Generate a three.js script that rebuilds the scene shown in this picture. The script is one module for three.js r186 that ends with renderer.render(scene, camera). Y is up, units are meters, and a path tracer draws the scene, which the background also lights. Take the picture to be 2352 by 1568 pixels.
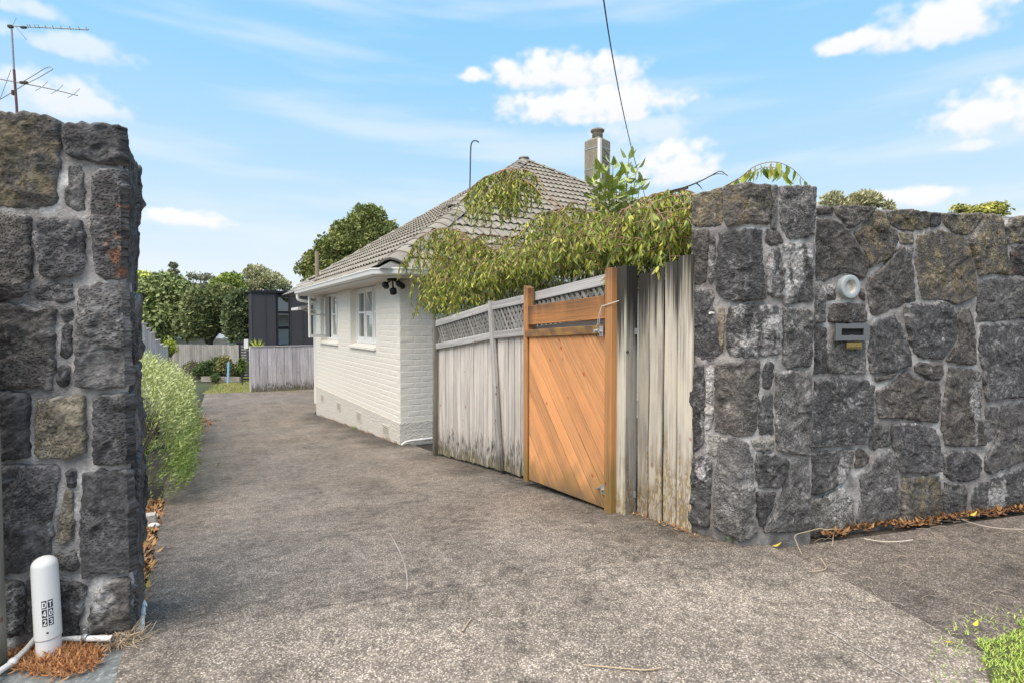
import * as THREE from 'three';
import { mergeGeometries } from 'three/addons/utils/BufferGeometryUtils.js';
import { SimplexNoise } from 'three/addons/math/SimplexNoise.js';

// ------------------------------------------------------------------ camera, sky, sun, exposure
const scene = new THREE.Scene();
const camera = new THREE.PerspectiveCamera(64.607, 1024 / 682, 0.05, 900);
camera.position.set(0, 1.5, 0);
camera.rotation.x = THREE.MathUtils.degToRad(-1.85);
const renderer = new THREE.WebGLRenderer({ antialias: true });
renderer.setSize(1024, 682);
renderer.toneMapping = THREE.LinearToneMapping;
renderer.toneMappingExposure = 1.82;
renderer.shadowMap.enabled = true;
const SUN_DIR = new THREE.Vector3(-0.30, 0.90, 0.40).normalize();
const sun = new THREE.DirectionalLight(new THREE.Color(1, 0.875, 0.72), 3.0);
sun.position.copy(SUN_DIR).multiplyScalar(60);
sun.castShadow = true;
sun.shadow.radius = 115;
sun.shadow.mapSize.set(2048, 2048);
Object.assign(sun.shadow.camera, { left: -25, right: 25, top: 25, bottom: -25, near: 1, far: 140 });
scene.add(sun, sun.target);
const SKY_GAIN = 0.585;

function rng(seed) { let a = seed >>> 0; return () => { a = (a + 0x6D2B79F5) | 0; let t = Math.imul(a ^ (a >>> 15), 1 | a); t = (t + Math.imul(t ^ (t >>> 7), 61 | t)) ^ t; return ((t ^ (t >>> 14)) >>> 0) / 4294967296; }; }
const SN = new SimplexNoise({ random: rng(7) });
const n3 = (x, y, z) => SN.noise3d(x, y, z);
const fbm3 = (x, y, z, o = 4) => { let s = 0, a = 0.5; for (let i = 0; i < o; i++) { s += a * n3(x, y, z); x = x * 2.03 + 3.1; y = y * 2.03 + 1.7; z = z * 2.03 + 5.3; a *= 0.5; } return s; };
const sstep = (a, b, x) => { const t = Math.min(1, Math.max(0, (x - a) / (b - a))); return t * t * (3 - 2 * t); };
const lerp = (a, b, t) => a + (b - a) * t;
const clamp01 = (x) => Math.min(1, Math.max(0, x));
const mix3 = (a, b, t) => [lerp(a[0], b[0], t), lerp(a[1], b[1], t), lerp(a[2], b[2], t)];
const V = (x, y, z) => new THREE.Vector3(x, y, z);

// a pixel of the photograph (2352 wide) at a distance in front of the camera, as a point of the world
const PITCH = THREE.MathUtils.degToRad(-1.85);
function rayOf(u, v) {
  const a = (u - 1176) / 1240, b = (784 - v) / 1240;
  return V(a, Math.sin(PITCH) + b * Math.cos(PITCH), -Math.cos(PITCH) + b * Math.sin(PITCH));
}
function at(u, v, d) { const r = rayOf(u, v); return r.multiplyScalar(d / -r.z).add(V(0, 1.5, 0)); }
const HW = [[-50, 0.0], [2.8, 0], [4.2, -0.13], [7.6, -0.487], [9.1, -0.62], [15.5, -1.02], [24, -1.25], [35, -1.45], [60, -1.8], [400, -2.5]];
function groundY(x, z) {
  const w = -0.5 * x - 0.866 * z;
  for (let i = 1; i < HW.length; i++) if (w < HW[i][0]) return lerp(HW[i - 1][1], HW[i][1], (w - HW[i - 1][0]) / (HW[i][0] - HW[i - 1][0]));
  return -2.5;
}
const onGround = (x, z, o = 0) => V(x, groundY(x, z) + o, z);
function groundAt(u, v) { let y = 0, p; for (let i = 0; i < 40; i++) { const r = rayOf(u, v); p = r.multiplyScalar((y - 1.5) / r.y); y = 0.5 * y + 0.5 * groundY(p.x, p.z); } p.y = groundY(p.x, p.z); return p; }

// ---- the sky: blue air, cumulus and thin high cloud
function makeSky() {
  const W = 3072, H = 1536, data = new Float32Array(W * H * 4);
  const stops = [[-90, 0.34, 0.34, 0.32], [-3, 0.42, 0.43, 0.42], [0, 0.86, 0.90, 0.93], [5, 0.76, 0.86, 0.94], [10, 0.60, 0.79, 0.94], [17, 0.45, 0.71, 0.94], [25, 0.32, 0.64, 0.94], [33, 0.26, 0.585, 0.92], [60, 0.17, 0.44, 0.82], [90, 0.14, 0.38, 0.76]];
  const C = [];
  const cloud = (u, v, hw, hh, k = 1) => {
    const r = rayOf(u, v).normalize(); const az = Math.atan2(r.x, -r.z), el = Math.asin(r.y);
    const cs = Math.cos(Math.atan((u - 1176) / 1240));
    C.push({ az, el, a: (hw / 1240) * cs * cs / Math.max(0.3, Math.cos(el)), b: (hh / 1240) * cs, k });
  };
  cloud(2150, 62, 180, 68, 1.25); cloud(1960, 100, 90, 26); cloud(2310, 255, 230, 75, 1.3); cloud(2220, 338, 70, 16, 0.7);
  cloud(1290, 172, 175, 48, 1.1); cloud(1092, 174, 40, 20, 1.0); cloud(1360, 250, 215, 52, 1.1); cloud(1545, 385, 110, 60, 1.0);
  cloud(2090, 458, 150, 28, 1.1); cloud(425, 505, 125, 26, 1.1); cloud(150, 225, 150, 62, 0.75); cloud(170, 112, 170, 34, 0.6); cloud(60, 20, 120, 26, 0.6);
  cloud(1480, 300, 120, 40, 0.5);
  const R = rng(91);
  for (let i = 0; i < 46; i++) {
    const az = lerp(0.85, 2 * Math.PI - 0.85, R()), el = lerp(0.06, 0.95, R() ** 1.3);
    C.push({ az: az > Math.PI ? az - 2 * Math.PI : az, el, a: lerp(0.08, 0.22, R()), b: lerp(0.025, 0.06, R()), k: lerp(0.8, 1.2, R()) });
  }
  for (let j = 0; j < H; j++) {
    const el = ((j + 0.5) / H - 0.5) * Math.PI, deg = el * 57.29578; let k = 1; while (k < stops.length - 1 && deg > stops[k][0]) k++;
    const t = sstep(0, 1, clamp01((deg - stops[k - 1][0]) / (stops[k][0] - stops[k - 1][0]))) * 0.4 + 0.6 * clamp01((deg - stops[k - 1][0]) / (stops[k][0] - stops[k - 1][0]));
    const near = C.filter((c) => Math.abs(c.el - el) < c.b * 2.2);
    const ce = Math.cos(el), y = Math.sin(el);
    for (let i = 0; i < W; i++) {
      const phi = ((i + 0.5) / W - 0.5) * 2 * Math.PI, x = Math.cos(phi) * ce, z = Math.sin(phi) * ce;
      let r = lerp(stops[k - 1][1], stops[k][1], t), g = lerp(stops[k - 1][2], stops[k][2], t), b = lerp(stops[k - 1][3], stops[k][3], t);
      if (deg > -1) {
        const az = Math.atan2(x, -z);
        // thin high cloud, drawn out sideways
        const cir = sstep(-0.18, 0.7, fbm3(x * 1.5 + 4.2, el * 11, z * 1.5 + 2.5, 5) + 0.30 * Math.exp(-Math.max(0, deg) / 14)) * 0.46;
        r = lerp(r, 0.86, cir); g = lerp(g, 0.91, cir); b = lerp(b, 0.955, cir);
        let al = 0, sh = 0;
        for (const c of near) {
          let da = az - c.az; if (da > Math.PI) da -= 2 * Math.PI; if (da < -Math.PI) da += 2 * Math.PI;
          const X = da / c.a; if (Math.abs(X) > 1.7) continue; const Yr = (el - c.el) / c.b, Y = Yr < 0 ? Yr * 1.5 : Yr;
          const f = fbm3(x * 16, y * 22, z * 16, 5) * 1.15 + fbm3(x * 50, y * 60, z * 50, 3) * 0.3;
          const e = (1 - X * X - Y * Y) * 0.85 + f * 0.68 + 0.0; const q = sstep(-0.14, 0.72, e) * Math.min(1, c.k * sstep(-0.9, 0.25, 1 - X * X - Y * Y));
          if (q > al) { al = q; sh = clamp01(0.5 - Yr * 0.55) * 0.55; }
        }
        al = Math.min(0.94, al);
        r = lerp(r, 0.99 - sh * 0.16, al); g = lerp(g, 0.985 - sh * 0.155, al); b = lerp(b, 0.98 - sh * 0.11, al);
      }
      const o = (j * W + i) * 4; data[o] = r * SKY_GAIN; data[o + 1] = g * SKY_GAIN; data[o + 2] = b * SKY_GAIN; data[o + 3] = 1;
    }
  }
  const tx = new THREE.DataTexture(data, W, H, THREE.RGBAFormat, THREE.FloatType);
  tx.mapping = THREE.EquirectangularReflectionMapping; tx.magFilter = tx.minFilter = THREE.LinearFilter; tx.wrapS = THREE.RepeatWrapping; tx.needsUpdate = true;
  return tx;
}
scene.background = makeSky();
scene.environment = scene.background;

// ------------------------------------------------------------------ textures
function hash2(ix, iy, s) { let h = Math.imul(ix, 374761393) ^ Math.imul(iy, 668265263) ^ Math.imul(s, 1274126177); h = Math.imul(h ^ (h >>> 13), 1274126177); return ((h ^ (h >>> 16)) >>> 0) / 4294967296; }
function pnoise(x, y, px, py, s) {                       // value noise that repeats every px, py cells: 0..1
  const ix = Math.floor(x), iy = Math.floor(y), fx = x - ix, fy = y - iy, u = fx * fx * (3 - 2 * fx), v = fy * fy * (3 - 2 * fy);
  const x0 = ((ix % px) + px) % px, x1 = (x0 + 1) % px, y0 = ((iy % py) + py) % py, y1 = (y0 + 1) % py;
  return lerp(lerp(hash2(x0, y0, s), hash2(x1, y0, s), u), lerp(hash2(x0, y1, s), hash2(x1, y1, s), u), v);
}
function pfbm(u, v, fx, fy, o, s) { let t = 0, a = 0.5, n = 0; for (let i = 0; i < o; i++) { t += a * pnoise(u * fx, v * fy, fx, fy, s + i); n += a; fx *= 2; fy *= 2; a *= 0.55; } return t / n; }
function pcell(u, v, f, s) {                             // distance to the nearest of scattered points, repeating
  const x = u * f, y = v * f, ix = Math.floor(x), iy = Math.floor(y); let d = 9;
  for (let j = -1; j < 2; j++) for (let i = -1; i < 2; i++) {
    const cx = ((((ix + i) % f) + f) % f), cy = ((((iy + j) % f) + f) % f);
    const dx = ix + i + hash2(cx, cy, s) - x, dy = iy + j + hash2(cx, cy, s + 9) - y; d = Math.min(d, dx * dx + dy * dy);
  }
  return Math.sqrt(d);
}
const toS = new Uint8Array(4097); for (let i = 0; i <= 4096; i++) { const x = i / 4096; toS[i] = Math.round(255 * (x < 0.0031308 ? 12.92 * x : 1.055 * Math.pow(x, 1 / 2.4) - 0.055)); }
function texture(w, h, sw, sh, fn, srgb = true) {        // fn(u, v) -> linear [r, g, b] or one value; sw, sh: metres that one repeat covers
  const d = new Uint8Array(w * h * 4);
  for (let j = 0; j < h; j++) for (let i = 0; i < w; i++) {
    const c = fn((i + 0.5) / w, (j + 0.5) / h), o = (j * w + i) * 4;
    for (let k = 0; k < 3; k++) { const x = clamp01(typeof c === 'number' ? c : c[k]); d[o + k] = srgb ? toS[(x * 4096) | 0] : x * 255; }
    d[o + 3] = 255;
  }
  const t = new THREE.DataTexture(d, w, h, THREE.RGBAFormat); t.wrapS = t.wrapT = THREE.RepeatWrapping; t.magFilter = t.minFilter = THREE.LinearFilter;
  t.colorSpace = srgb ? THREE.SRGBColorSpace : THREE.NoColorSpace; t.repeat.set(1 / sw, 1 / sh); t.needsUpdate = true; return t;
}
// maps average about 0.5, so that vertex colours carry twice the base colour
const T = {};
T.stone = texture(1024, 1024, 1.1, 1.1, (u, v) => {
  const a = pfbm(u, v, 6, 6, 5, 3), b = pfbm(u, v, 40, 40, 3, 11), c = pfbm(u, v, 130, 130, 2, 17);
  const pit = sstep(0.30, 0.12, pcell(u, v, 74, 5)) * sstep(0.48, 0.62, pfbm(u, v, 5, 5, 2, 31));
  const fl = sstep(0.64, 0.8, pfbm(u, v, 70, 70, 2, 41)) * sstep(0.4, 0.6, a);
  let k = 0.46 * (0.62 + 0.42 * a + 0.75 * (b - 0.5) + 0.95 * (c - 0.5)) + fl * 0.28; k *= 1 - 0.6 * pit;
  return [k * 1.02, k, k * (0.97 + 0.06 * (b - 0.3))];
});
T.stoneBump = texture(1024, 1024, 1.1, 1.1, (u, v) => {
  const pit = sstep(0.32, 0.12, pcell(u, v, 74, 5)) * sstep(0.48, 0.62, pfbm(u, v, 5, 5, 2, 31));
  return 0.45 + 0.42 * (pfbm(u, v, 44, 44, 3, 11) - 0.5) + 0.5 * (pfbm(u, v, 130, 130, 2, 17) - 0.5) - 0.36 * pit;
}, false);
T.mortar = texture(512, 512, 0.7, 0.7, (u, v) => { const a = pfbm(u, v, 8, 8, 4, 81), b = pfbm(u, v, 60, 60, 3, 83); const k = 0.5 * (0.55 + 0.6 * a + 0.5 * (b - 0.5)); return [k, k * 0.985, k * 0.97]; });
function pcellId(u, v, f, s) {                           // the nearest scattered point: its distance and a number of its own
  const x = u * f, y = v * f, ix = Math.floor(x), iy = Math.floor(y); let d = 9, id = 0;
  for (let j = -1; j < 2; j++) for (let i = -1; i < 2; i++) {
    const cx = ((((ix + i) % f) + f) % f), cy = ((((iy + j) % f) + f) % f), h = hash2(cx, cy, s);
    const dx = ix + i + h - x, dy = iy + j + hash2(cx, cy, s + 9) - y, q = dx * dx + dy * dy; if (q < d) { d = q; id = hash2(cx, cy, s + 21); }
  }
  return [Math.sqrt(d), id];
}
T.aggregate = texture(2048, 2048, 3.7, 3.7, (u, v) => {       // worn concrete: small stones of all tones in a brown-grey matrix
  const a = pfbm(u, v, 9, 9, 4, 101), m = pfbm(u, v, 70, 70, 3, 111), [d, id] = pcellId(u, v, 440, 105), f = pnoise(u * 700, v * 700, 700, 700, 109);
  const k = 0.185 * (1 + 0.8 * (a - 0.5) + 1.3 * (m - 0.5) + 0.6 * (f - 0.5)), c = [k * 1.09, k * 0.97, k * 0.86];
  const t = id < 0.38 ? 0.075 : id < 0.62 ? 0.22 : id < 0.84 ? 0.44 : 0.70, warm = 0.90 + 0.2 * ((id * 37) % 1), on = sstep(0.52, 0.30, d) * clamp01(0.25 + 1.7 * (a * 0.6 + m * 0.55 - 0.22));
  return mix3(c, [t * 1.03, t * 0.97, t * 0.90 * (2 - warm)], on * 0.85);
});
T.aggBump = texture(1024, 1024, 1.85, 1.85, (u, v) => 0.75 * pfbm(u, v, 110, 110, 2, 105) + 0.25 * pfbm(u, v, 30, 30, 2, 5), false);
T.asphalt = texture(1024, 1024, 2.1, 2.1, (u, v) => {
  const a = pfbm(u, v, 7, 7, 4, 201), g = pfbm(u, v, 150, 150, 2, 205), m = pfbm(u, v, 40, 40, 2, 211);
  let k = 0.4 * (0.7 + 0.45 * a + 0.6 * (g - 0.5) + 0.35 * (m - 0.5)); k = lerp(k, 0.8, sstep(0.7, 0.82, g) * 0.5); return [k, k, k];
});
function woodMap(seed, sw, sh, knots, contrast, tint, weather) {
  const R = rng(seed), K = []; for (let i = 0; i < knots; i++) K.push([R(), R(), lerp(0.009, 0.019, R())]);
  return texture(1024, 1024, sw, sh, (u, v) => {
    let du = 0, kn = 0;
    for (const [ku, kv, kr] of K) {
      let x = u - ku, y = v - kv; x -= Math.round(x); y -= Math.round(y); x *= sw; y *= sh;
      const d2 = x * x + y * y * 0.16; const d = Math.sqrt(x * x + y * y * 0.45); du += Math.sign(x) * kr * 1.4 * Math.exp(-d2 / (kr * kr * 9)); kn = Math.max(kn, sstep(kr * 1.15, kr * 0.4, d));
    }
    const uu = u + du / sw + 0.02 * (pfbm(u, v, 3, 3, 3, seed + 7) - 0.5);
    const f = Math.round(sw * 95); const ring = pnoise(uu * f, v * 4, f, 4, seed), ring2 = pnoise(uu * f * 3, v * 9, f * 3, 9, seed + 1), fine = pnoise(u * 512, v * 26, 512, 26, seed + 2), bl = pfbm(u, v, 4, 4, 4, seed + 4);
    let k = 0.5 * (1 + contrast * (0.9 * (ring - 0.5) + 0.6 * (ring2 - 0.5) + 0.4 * (fine - 0.5) + 0.9 * (bl - 0.5)));
    const t = mix3([1, 1, 1], tint, clamp01(ring * 0.7 + bl * 0.5 - 0.2)); const q = 1 - 0.62 * kn;
    const c = [k * t[0] * lerp(1, 0.72, kn), k * t[1] * q, k * t[2] * q]; return weather ? weather(c, u, v, v * sh) : c;
  });
}
T.grey = woodMap(301, 1.3, 2.6, 16, 0.55, [0.97, 0.96, 0.97]);
// sawn palings, blackened and mossy at the foot; wide planks, black at the head and lichened low down (h: metres up the board)
T.paling = woodMap(305, 1.3, 2.6, 18, 0.62, [0.98, 0.965, 0.955], (c, u, v, h) => {
  const st = pfbm(u, v, 90, 4, 3, 511), pt = pfbm(u, v, 22, 9, 3, 517), sp = pnoise(u * 170, v * 60, 170, 60, 521);
  c = mix3(c, [0.62, 0.615, 0.61], sstep(0.55, 0.75, pt * 0.6 + st * 0.4) * 0.5);
  const foot = sstep(0.44, 0.10, h + 0.75 * (st - 0.5) + 0.35 * (pt - 0.5)); c = mix3(c, [0.022, 0.021, 0.019], foot * sstep(0.28, 0.62, sp * 0.5 + st * 0.6) * 0.95);
  return mix3(c, [0.15, 0.135, 0.055], sstep(0.17, 0.02, h + 0.3 * (pt - 0.5)) * 0.6);
});
T.plank = woodMap(307, 1.3, 2.6, 9, 0.5, [0.98, 0.94, 0.87], (c, u, v, h) => {
  const st = pfbm(u, v, 64, 3, 4, 531), pt = pfbm(u, v, 18, 8, 4, 537), sp = pfbm(u, v, 90, 50, 2, 541);
  c = c.map((x) => x * 0.86); c = mix3(c, [0.58, 0.56, 0.50], sstep(0.52, 0.72, pt * 0.7 + st * 0.3) * 0.6); c = mix3(c, [0.17, 0.155, 0.125], sstep(0.50, 0.34, st * 0.5 + pt * 0.5) * 0.5);
  c = mix3(c, [0.016, 0.015, 0.014], sstep(1.50, 1.96, h + 0.95 * (st - 0.5)) * 0.95);
  const low = sstep(0.72, 0.25, h + 0.9 * (pt - 0.5) + 0.5 * (st - 0.5)); c = mix3(c, sp > 0.5 ? [0.22, 0.13, 0.03] : [0.14, 0.10, 0.045], low * sstep(0.34, 0.5, sp * 0.5 + pt * 0.5) * 0.8);
  return mix3(c, [0.46, 0.45, 0.40], low * sstep(0.58, 0.68, sp) * 0.7);
});
T.cedar = woodMap(331, 1.3, 2.6, 20, 0.48, [0.94, 0.74, 0.55]);
T.woodBump = texture(1024, 1024, 1.3, 2.6, (u, v) => 0.5 * pnoise(u * 120, v * 4, 120, 4, 301) + 0.5 * pnoise(u * 380, v * 12, 380, 12, 305), false);
T.tile = texture(512, 512, 1.9, 1.9, (u, v) => { const a = pfbm(u, v, 5, 5, 4, 401), b = pfbm(u, v, 70, 70, 3, 403); const k = 0.5 * (0.66 + 0.5 * a + 0.36 * (b - 0.5)); return [k, k * 0.985, k * 0.95]; });
T.paint = texture(512, 512, 1.7, 1.7, (u, v) => { const a = pfbm(u, v, 4, 4, 5, 421), b = pfbm(u, v, 50, 50, 3, 423); const k = 0.5 * (0.93 + 0.14 * (a - 0.5) + 0.07 * (b - 0.5)); return [k, k * (0.998 - 0.012 * a), k * (0.99 - 0.03 * a)]; });
T.paintBump = texture(512, 512, 0.8, 0.8, (u, v) => 0.6 * pfbm(u, v, 14, 14, 4, 431) + 0.4 * pfbm(u, v, 60, 60, 2, 433), false);
T.roughcast = texture(512, 512, 0.6, 0.6, (u, v) => sstep(0.35, 0.72, pfbm(u, v, 22, 22, 3, 441)) * 0.7 + 0.3 * pfbm(u, v, 60, 60, 2, 445), false);

// ------------------------------------------------------------------ materials
const std = (o) => new THREE.MeshStandardMaterial({ roughness: 0.85, metalness: 0, ...o });
const phys = (o) => new THREE.MeshPhysicalMaterial({ roughness: 0.6, metalness: 0, ...o });
const lin = (r, g, b) => new THREE.Color().setRGB(r, g, b);
const M = {
  stone: std({ map: T.stone, bumpMap: T.stoneBump, bumpScale: 0.010, vertexColors: true, roughness: 0.92 }),
  mortar: std({ map: T.mortar, bumpMap: T.stoneBump, bumpScale: 0.006, vertexColors: true, roughness: 0.95 }),
  aggregate: std({ map: T.aggregate, bumpMap: T.aggBump, bumpScale: 0.004, vertexColors: true, roughness: 0.9 }),
  asphalt: std({ map: T.asphalt, bumpMap: T.aggBump, bumpScale: 0.004, vertexColors: true, roughness: 0.92 }),
  grey: std({ map: T.grey, bumpMap: T.woodBump, bumpScale: 0.0022, vertexColors: true, roughness: 0.88 }),
  paling: std({ map: T.paling, bumpMap: T.woodBump, bumpScale: 0.0022, vertexColors: true, roughness: 0.88 }),
  plank: std({ map: T.plank, bumpMap: T.woodBump, bumpScale: 0.003, vertexColors: true, roughness: 0.88 }),
  cedar: std({ map: T.cedar, bumpMap: T.woodBump, bumpScale: 0.0014, vertexColors: true, roughness: 0.72 }),
  tile: std({ map: T.tile, vertexColors: true, roughness: 0.9 }),
  paint: std({ map: T.paint, bumpMap: T.paintBump, bumpScale: 0.003, color: lin(1.66, 1.58, 1.46), roughness: 0.7 }),
  plinth: std({ map: T.paint, bumpMap: T.roughcast, bumpScale: 0.014, color: lin(1.42, 1.35, 1.25), roughness: 0.85 }),
  white: std({ color: lin(0.80, 0.80, 0.79), roughness: 0.45 }),
  cream: std({ color: lin(0.62, 0.58, 0.52), roughness: 0.6 }),
  pvc: std({ color: lin(0.84, 0.82, 0.80), roughness: 0.4 }),
  black: std({ color: lin(0.012, 0.012, 0.013), roughness: 0.4 }),
  scuff: std({ color: lin(0.40, 0.365, 0.33), roughness: 0.95 }),
  dark: std({ color: lin(0.02, 0.02, 0.021), roughness: 0.9 }),
  steel: std({ color: lin(0.55, 0.56, 0.58), roughness: 0.38, metalness: 0.85 }),
  zinc: std({ color: lin(0.42, 0.44, 0.46), roughness: 0.5, metalness: 0.6 }),
  brass: std({ color: lin(0.42, 0.33, 0.12), roughness: 0.4, metalness: 0.8 }),
  cable: std({ color: lin(0.02, 0.018, 0.02), roughness: 0.6 }),
  soil: std({ color: lin(0.075, 0.055, 0.038), roughness: 1 }),
  bark: std({ color: lin(0.20, 0.155, 0.14), roughness: 0.9 }),
  darkBark: std({ color: lin(0.075, 0.06, 0.05), roughness: 0.95 }),
  twig: std({ color: lin(0.32, 0.20, 0.13), roughness: 0.8 }),
  dry: std({ color: lin(0.48, 0.37, 0.25), roughness: 0.9 }),
  leaf: phys({ color: lin(1, 1, 1), roughness: 0.55, transmission: 0.25, thickness: 0, side: THREE.DoubleSide }),
  leafFar: std({ color: lin(1, 1, 1), roughness: 0.85, side: THREE.DoubleSide }),
  litter: std({ color: lin(1, 1, 1), roughness: 0.9, side: THREE.DoubleSide }),
  darkClad: std({ color: lin(0.062, 0.060, 0.072), roughness: 0.6 }),
  darkTrim: std({ color: lin(0.016, 0.018, 0.026), roughness: 0.45 }),
  glass: phys({ color: lin(0.95, 0.97, 0.97), roughness: 0.03, transmission: 1, thickness: 0, ior: 1.5 }),
  mirrorGlass: std({ color: lin(0.42, 0.48, 0.55), roughness: 0.03, metalness: 1 }),
  blind: std({ color: lin(0.60, 0.58, 0.54), roughness: 0.9 }),
};

// ------------------------------------------------------------------ builders
const used = new Map();
function numbered(name) { const n = used.get(name) ?? 0; used.set(name, n + 1); return n ? `${name}_${String(n).padStart(3, '0')}` : name; }
function tag(o, label, category, group, kind) { o.userData = { label, category }; if (group) o.userData.group = group; if (kind) o.userData.kind = kind; return o; }
function thing(name, label, category, pos = [0, 0, 0], turn = 0, group) { const o = new THREE.Group(); o.name = numbered(name); o.position.set(...pos); o.rotation.y = turn; scene.add(o); return tag(o, label, category, group); }
function mesh(name, geo, mat, parent = scene, kind) { const m = new THREE.Mesh(Array.isArray(geo) ? mergeGeometries(geo.map(plain)) : geo, mat); m.name = parent === scene ? numbered(name) : name; m.castShadow = m.receiveShadow = true; if (kind) m.userData.kind = kind; parent.add(m); return m; }
function plain(g) { g = g.index ? g.toNonIndexed() : g; for (const k of Object.keys(g.attributes)) if (!['position', 'normal', 'uv', 'color'].includes(k)) g.deleteAttribute(k); if (!g.attributes.uv) g.setAttribute('uv', new THREE.BufferAttribute(new Float32Array(g.attributes.position.count * 2), 2)); return g; }
function structure(name, geo, mat) { const m = mesh(name, geo, mat); m.userData.kind = 'structure'; return m; }
function instances(name, geo, mat, list, parent, kind = 'stuff') {      // list of [Matrix4, [r, g, b]]
  const m = new THREE.InstancedMesh(geo, mat, list.length), c = new THREE.Color(); m.name = parent === scene ? numbered(name) : name;
  list.forEach(([x, k], i) => { m.setMatrixAt(i, x); if (k) m.setColorAt(i, c.setRGB(k[0], k[1], k[2])); });
  m.castShadow = m.receiveShadow = true; if (kind) m.userData.kind = kind; parent.add(m); return m;
}
const mat4 = (p, q, s) => new THREE.Matrix4().compose(p, q, typeof s === 'number' ? V(s, s, s) : s);
const quatYP = (yaw, pitch, roll = 0) => new THREE.Quaternion().setFromEuler(new THREE.Euler(pitch, yaw, roll, 'YXZ'));
function box(w, h, d, x = 0, y = 0, z = 0) { const g = new THREE.BoxGeometry(w, h, d); g.translate(x, y, z); return g; }
function tube(pts, r, n = 24, k = 6) {
  const c = new THREE.CatmullRomCurve3(pts.map((p) => (p.isVector3 ? p : V(...p))), false, 'centripetal');
  if (typeof r === 'number') return new THREE.TubeGeometry(c, n, r, k);
  const g = new THREE.TubeGeometry(c, n, 1, k), P = g.attributes.position, q = V(0, 0, 0);
  for (let i = 0; i <= n; i++) { c.getPointAt(i / n, q); const s = lerp(r[0], r[1], i / n); for (let j = 0; j <= k; j++) { const m = i * (k + 1) + j; P.setXYZ(m, q.x + (P.getX(m) - q.x) * s, q.y + (P.getY(m) - q.y) * s, q.z + (P.getZ(m) - q.z) * s); } }
  return g;
}
// A sawn bar from a to b: width w along the direction side, thickness t across it, chamfered edges, n lengths. color(v 0..1, across -1..1, face) -> [r, g, b]
function bar(a, b, side, w, t, { n = 1, bev = 0.004, color, off = [0, 0], wob = 0, seed = 1, cut = [0, 0] } = {}) {
  const ax = b.clone().sub(a), L = ax.length(); ax.normalize(); const sd = side.clone().addScaledVector(ax, -side.dot(ax)).normalize(), th = V(0, 0, 0).crossVectors(ax, sd).normalize();
  const h = w / 2, k = t / 2, e = Math.min(bev, k * 0.6, h * 0.6), pr = [[-h + e, -k], [h - e, -k], [h, -k + e], [h, k - e], [h - e, k], [-h + e, k], [-h, k - e], [-h, -k + e]];
  const per = [0]; for (let i = 0; i < 8; i++) { const p = pr[i], q = pr[(i + 1) % 8]; per.push(per[i] + Math.hypot(q[0] - p[0], q[1] - p[1])); }
  const pos = [], uv = [], col = [];
  const pt = (i, s) => { const [x, y] = pr[i % 8], v = s / n, g = wob ? wob * n3(v * L * 1.3 + seed * 7.7, seed * 3.1, i % 8 < 4 ? 0 : 0.3) : 0; const u = lerp(-cut[0] * x, L + cut[1] * x, v); return a.clone().addScaledVector(ax, u).addScaledVector(sd, x + g).addScaledVector(th, y + g * 0.6); };
  const push = (i, s, pi) => { const p = pt(i, s); pos.push(p.x, p.y, p.z); uv.push(per[pi] + off[0], (s / n) * L + off[1]); if (color) col.push(...color(s / n, pr[i % 8][0] / h, pr[i % 8][1] / k, p)); };
  for (let s = 0; s < n; s++) for (let i = 0; i < 8; i++) { push(i, s, i); push(i + 1, s, i + 1); push(i + 1, s + 1, i + 1); push(i, s, i); push(i + 1, s + 1, i + 1); push(i, s + 1, i); }
  for (const s of [0, n]) for (let i = 1; i < 7; i++) for (const j of s ? [0, i, i + 1] : [0, i + 1, i]) { const p = pt(j, s); pos.push(p.x, p.y, p.z); uv.push(pr[j][0] * 0.35 + off[0], pr[j][1] * 0.35 + off[1]); if (color) col.push(...color(s / n, pr[j][0] / h, pr[j][1] / k, p)); }
  const g = new THREE.BufferGeometry(); g.setAttribute('position', new THREE.Float32BufferAttribute(pos, 3)); g.setAttribute('uv', new THREE.Float32BufferAttribute(uv, 2)); if (color) g.setAttribute('color', new THREE.Float32BufferAttribute(col, 3));
  g.computeVertexNormals(); return g;
}
// A profile of (out, up) points carried along a level path of [x, z]; out is to the right of the path
function sweep(profile, path, y) {
  const pos = [], idx = [], m = profile.length, dirs = path.slice(1).map((p, i) => { const dx = p[0] - path[i][0], dz = p[1] - path[i][1], l = Math.hypot(dx, dz); return [dx / l, dz / l]; });
  path.forEach((p, i) => {
    const d0 = dirs[Math.max(0, i - 1)], d1 = dirs[Math.min(dirs.length - 1, i)]; let nx = d0[1] + d1[1], nz = -(d0[0] + d1[0]); const l = Math.hypot(nx, nz); nx /= l; nz /= l; const c = nx * d1[1] - nz * d1[0];
    for (const [o, u] of profile) pos.push(p[0] + (nx * o) / c, y + u, p[1] + (nz * o) / c);
  });
  for (let i = 0; i < path.length - 1; i++) for (let j = 0; j < m; j++) { const a = i * m + j, b = i * m + ((j + 1) % m), c = a + m, d = b + m; idx.push(a, b, d, a, d, c); }
  for (const s of [0, path.length - 1]) for (let j = 1; j < m - 1; j++) idx.push(s * m, s * m + j, s * m + j + 1);
  let g = new THREE.BufferGeometry(); g.setAttribute('position', new THREE.Float32BufferAttribute(pos, 3)); g.setIndex(idx); g = g.toNonIndexed(); g.computeVertexNormals(); return plain(g);
}
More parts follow.
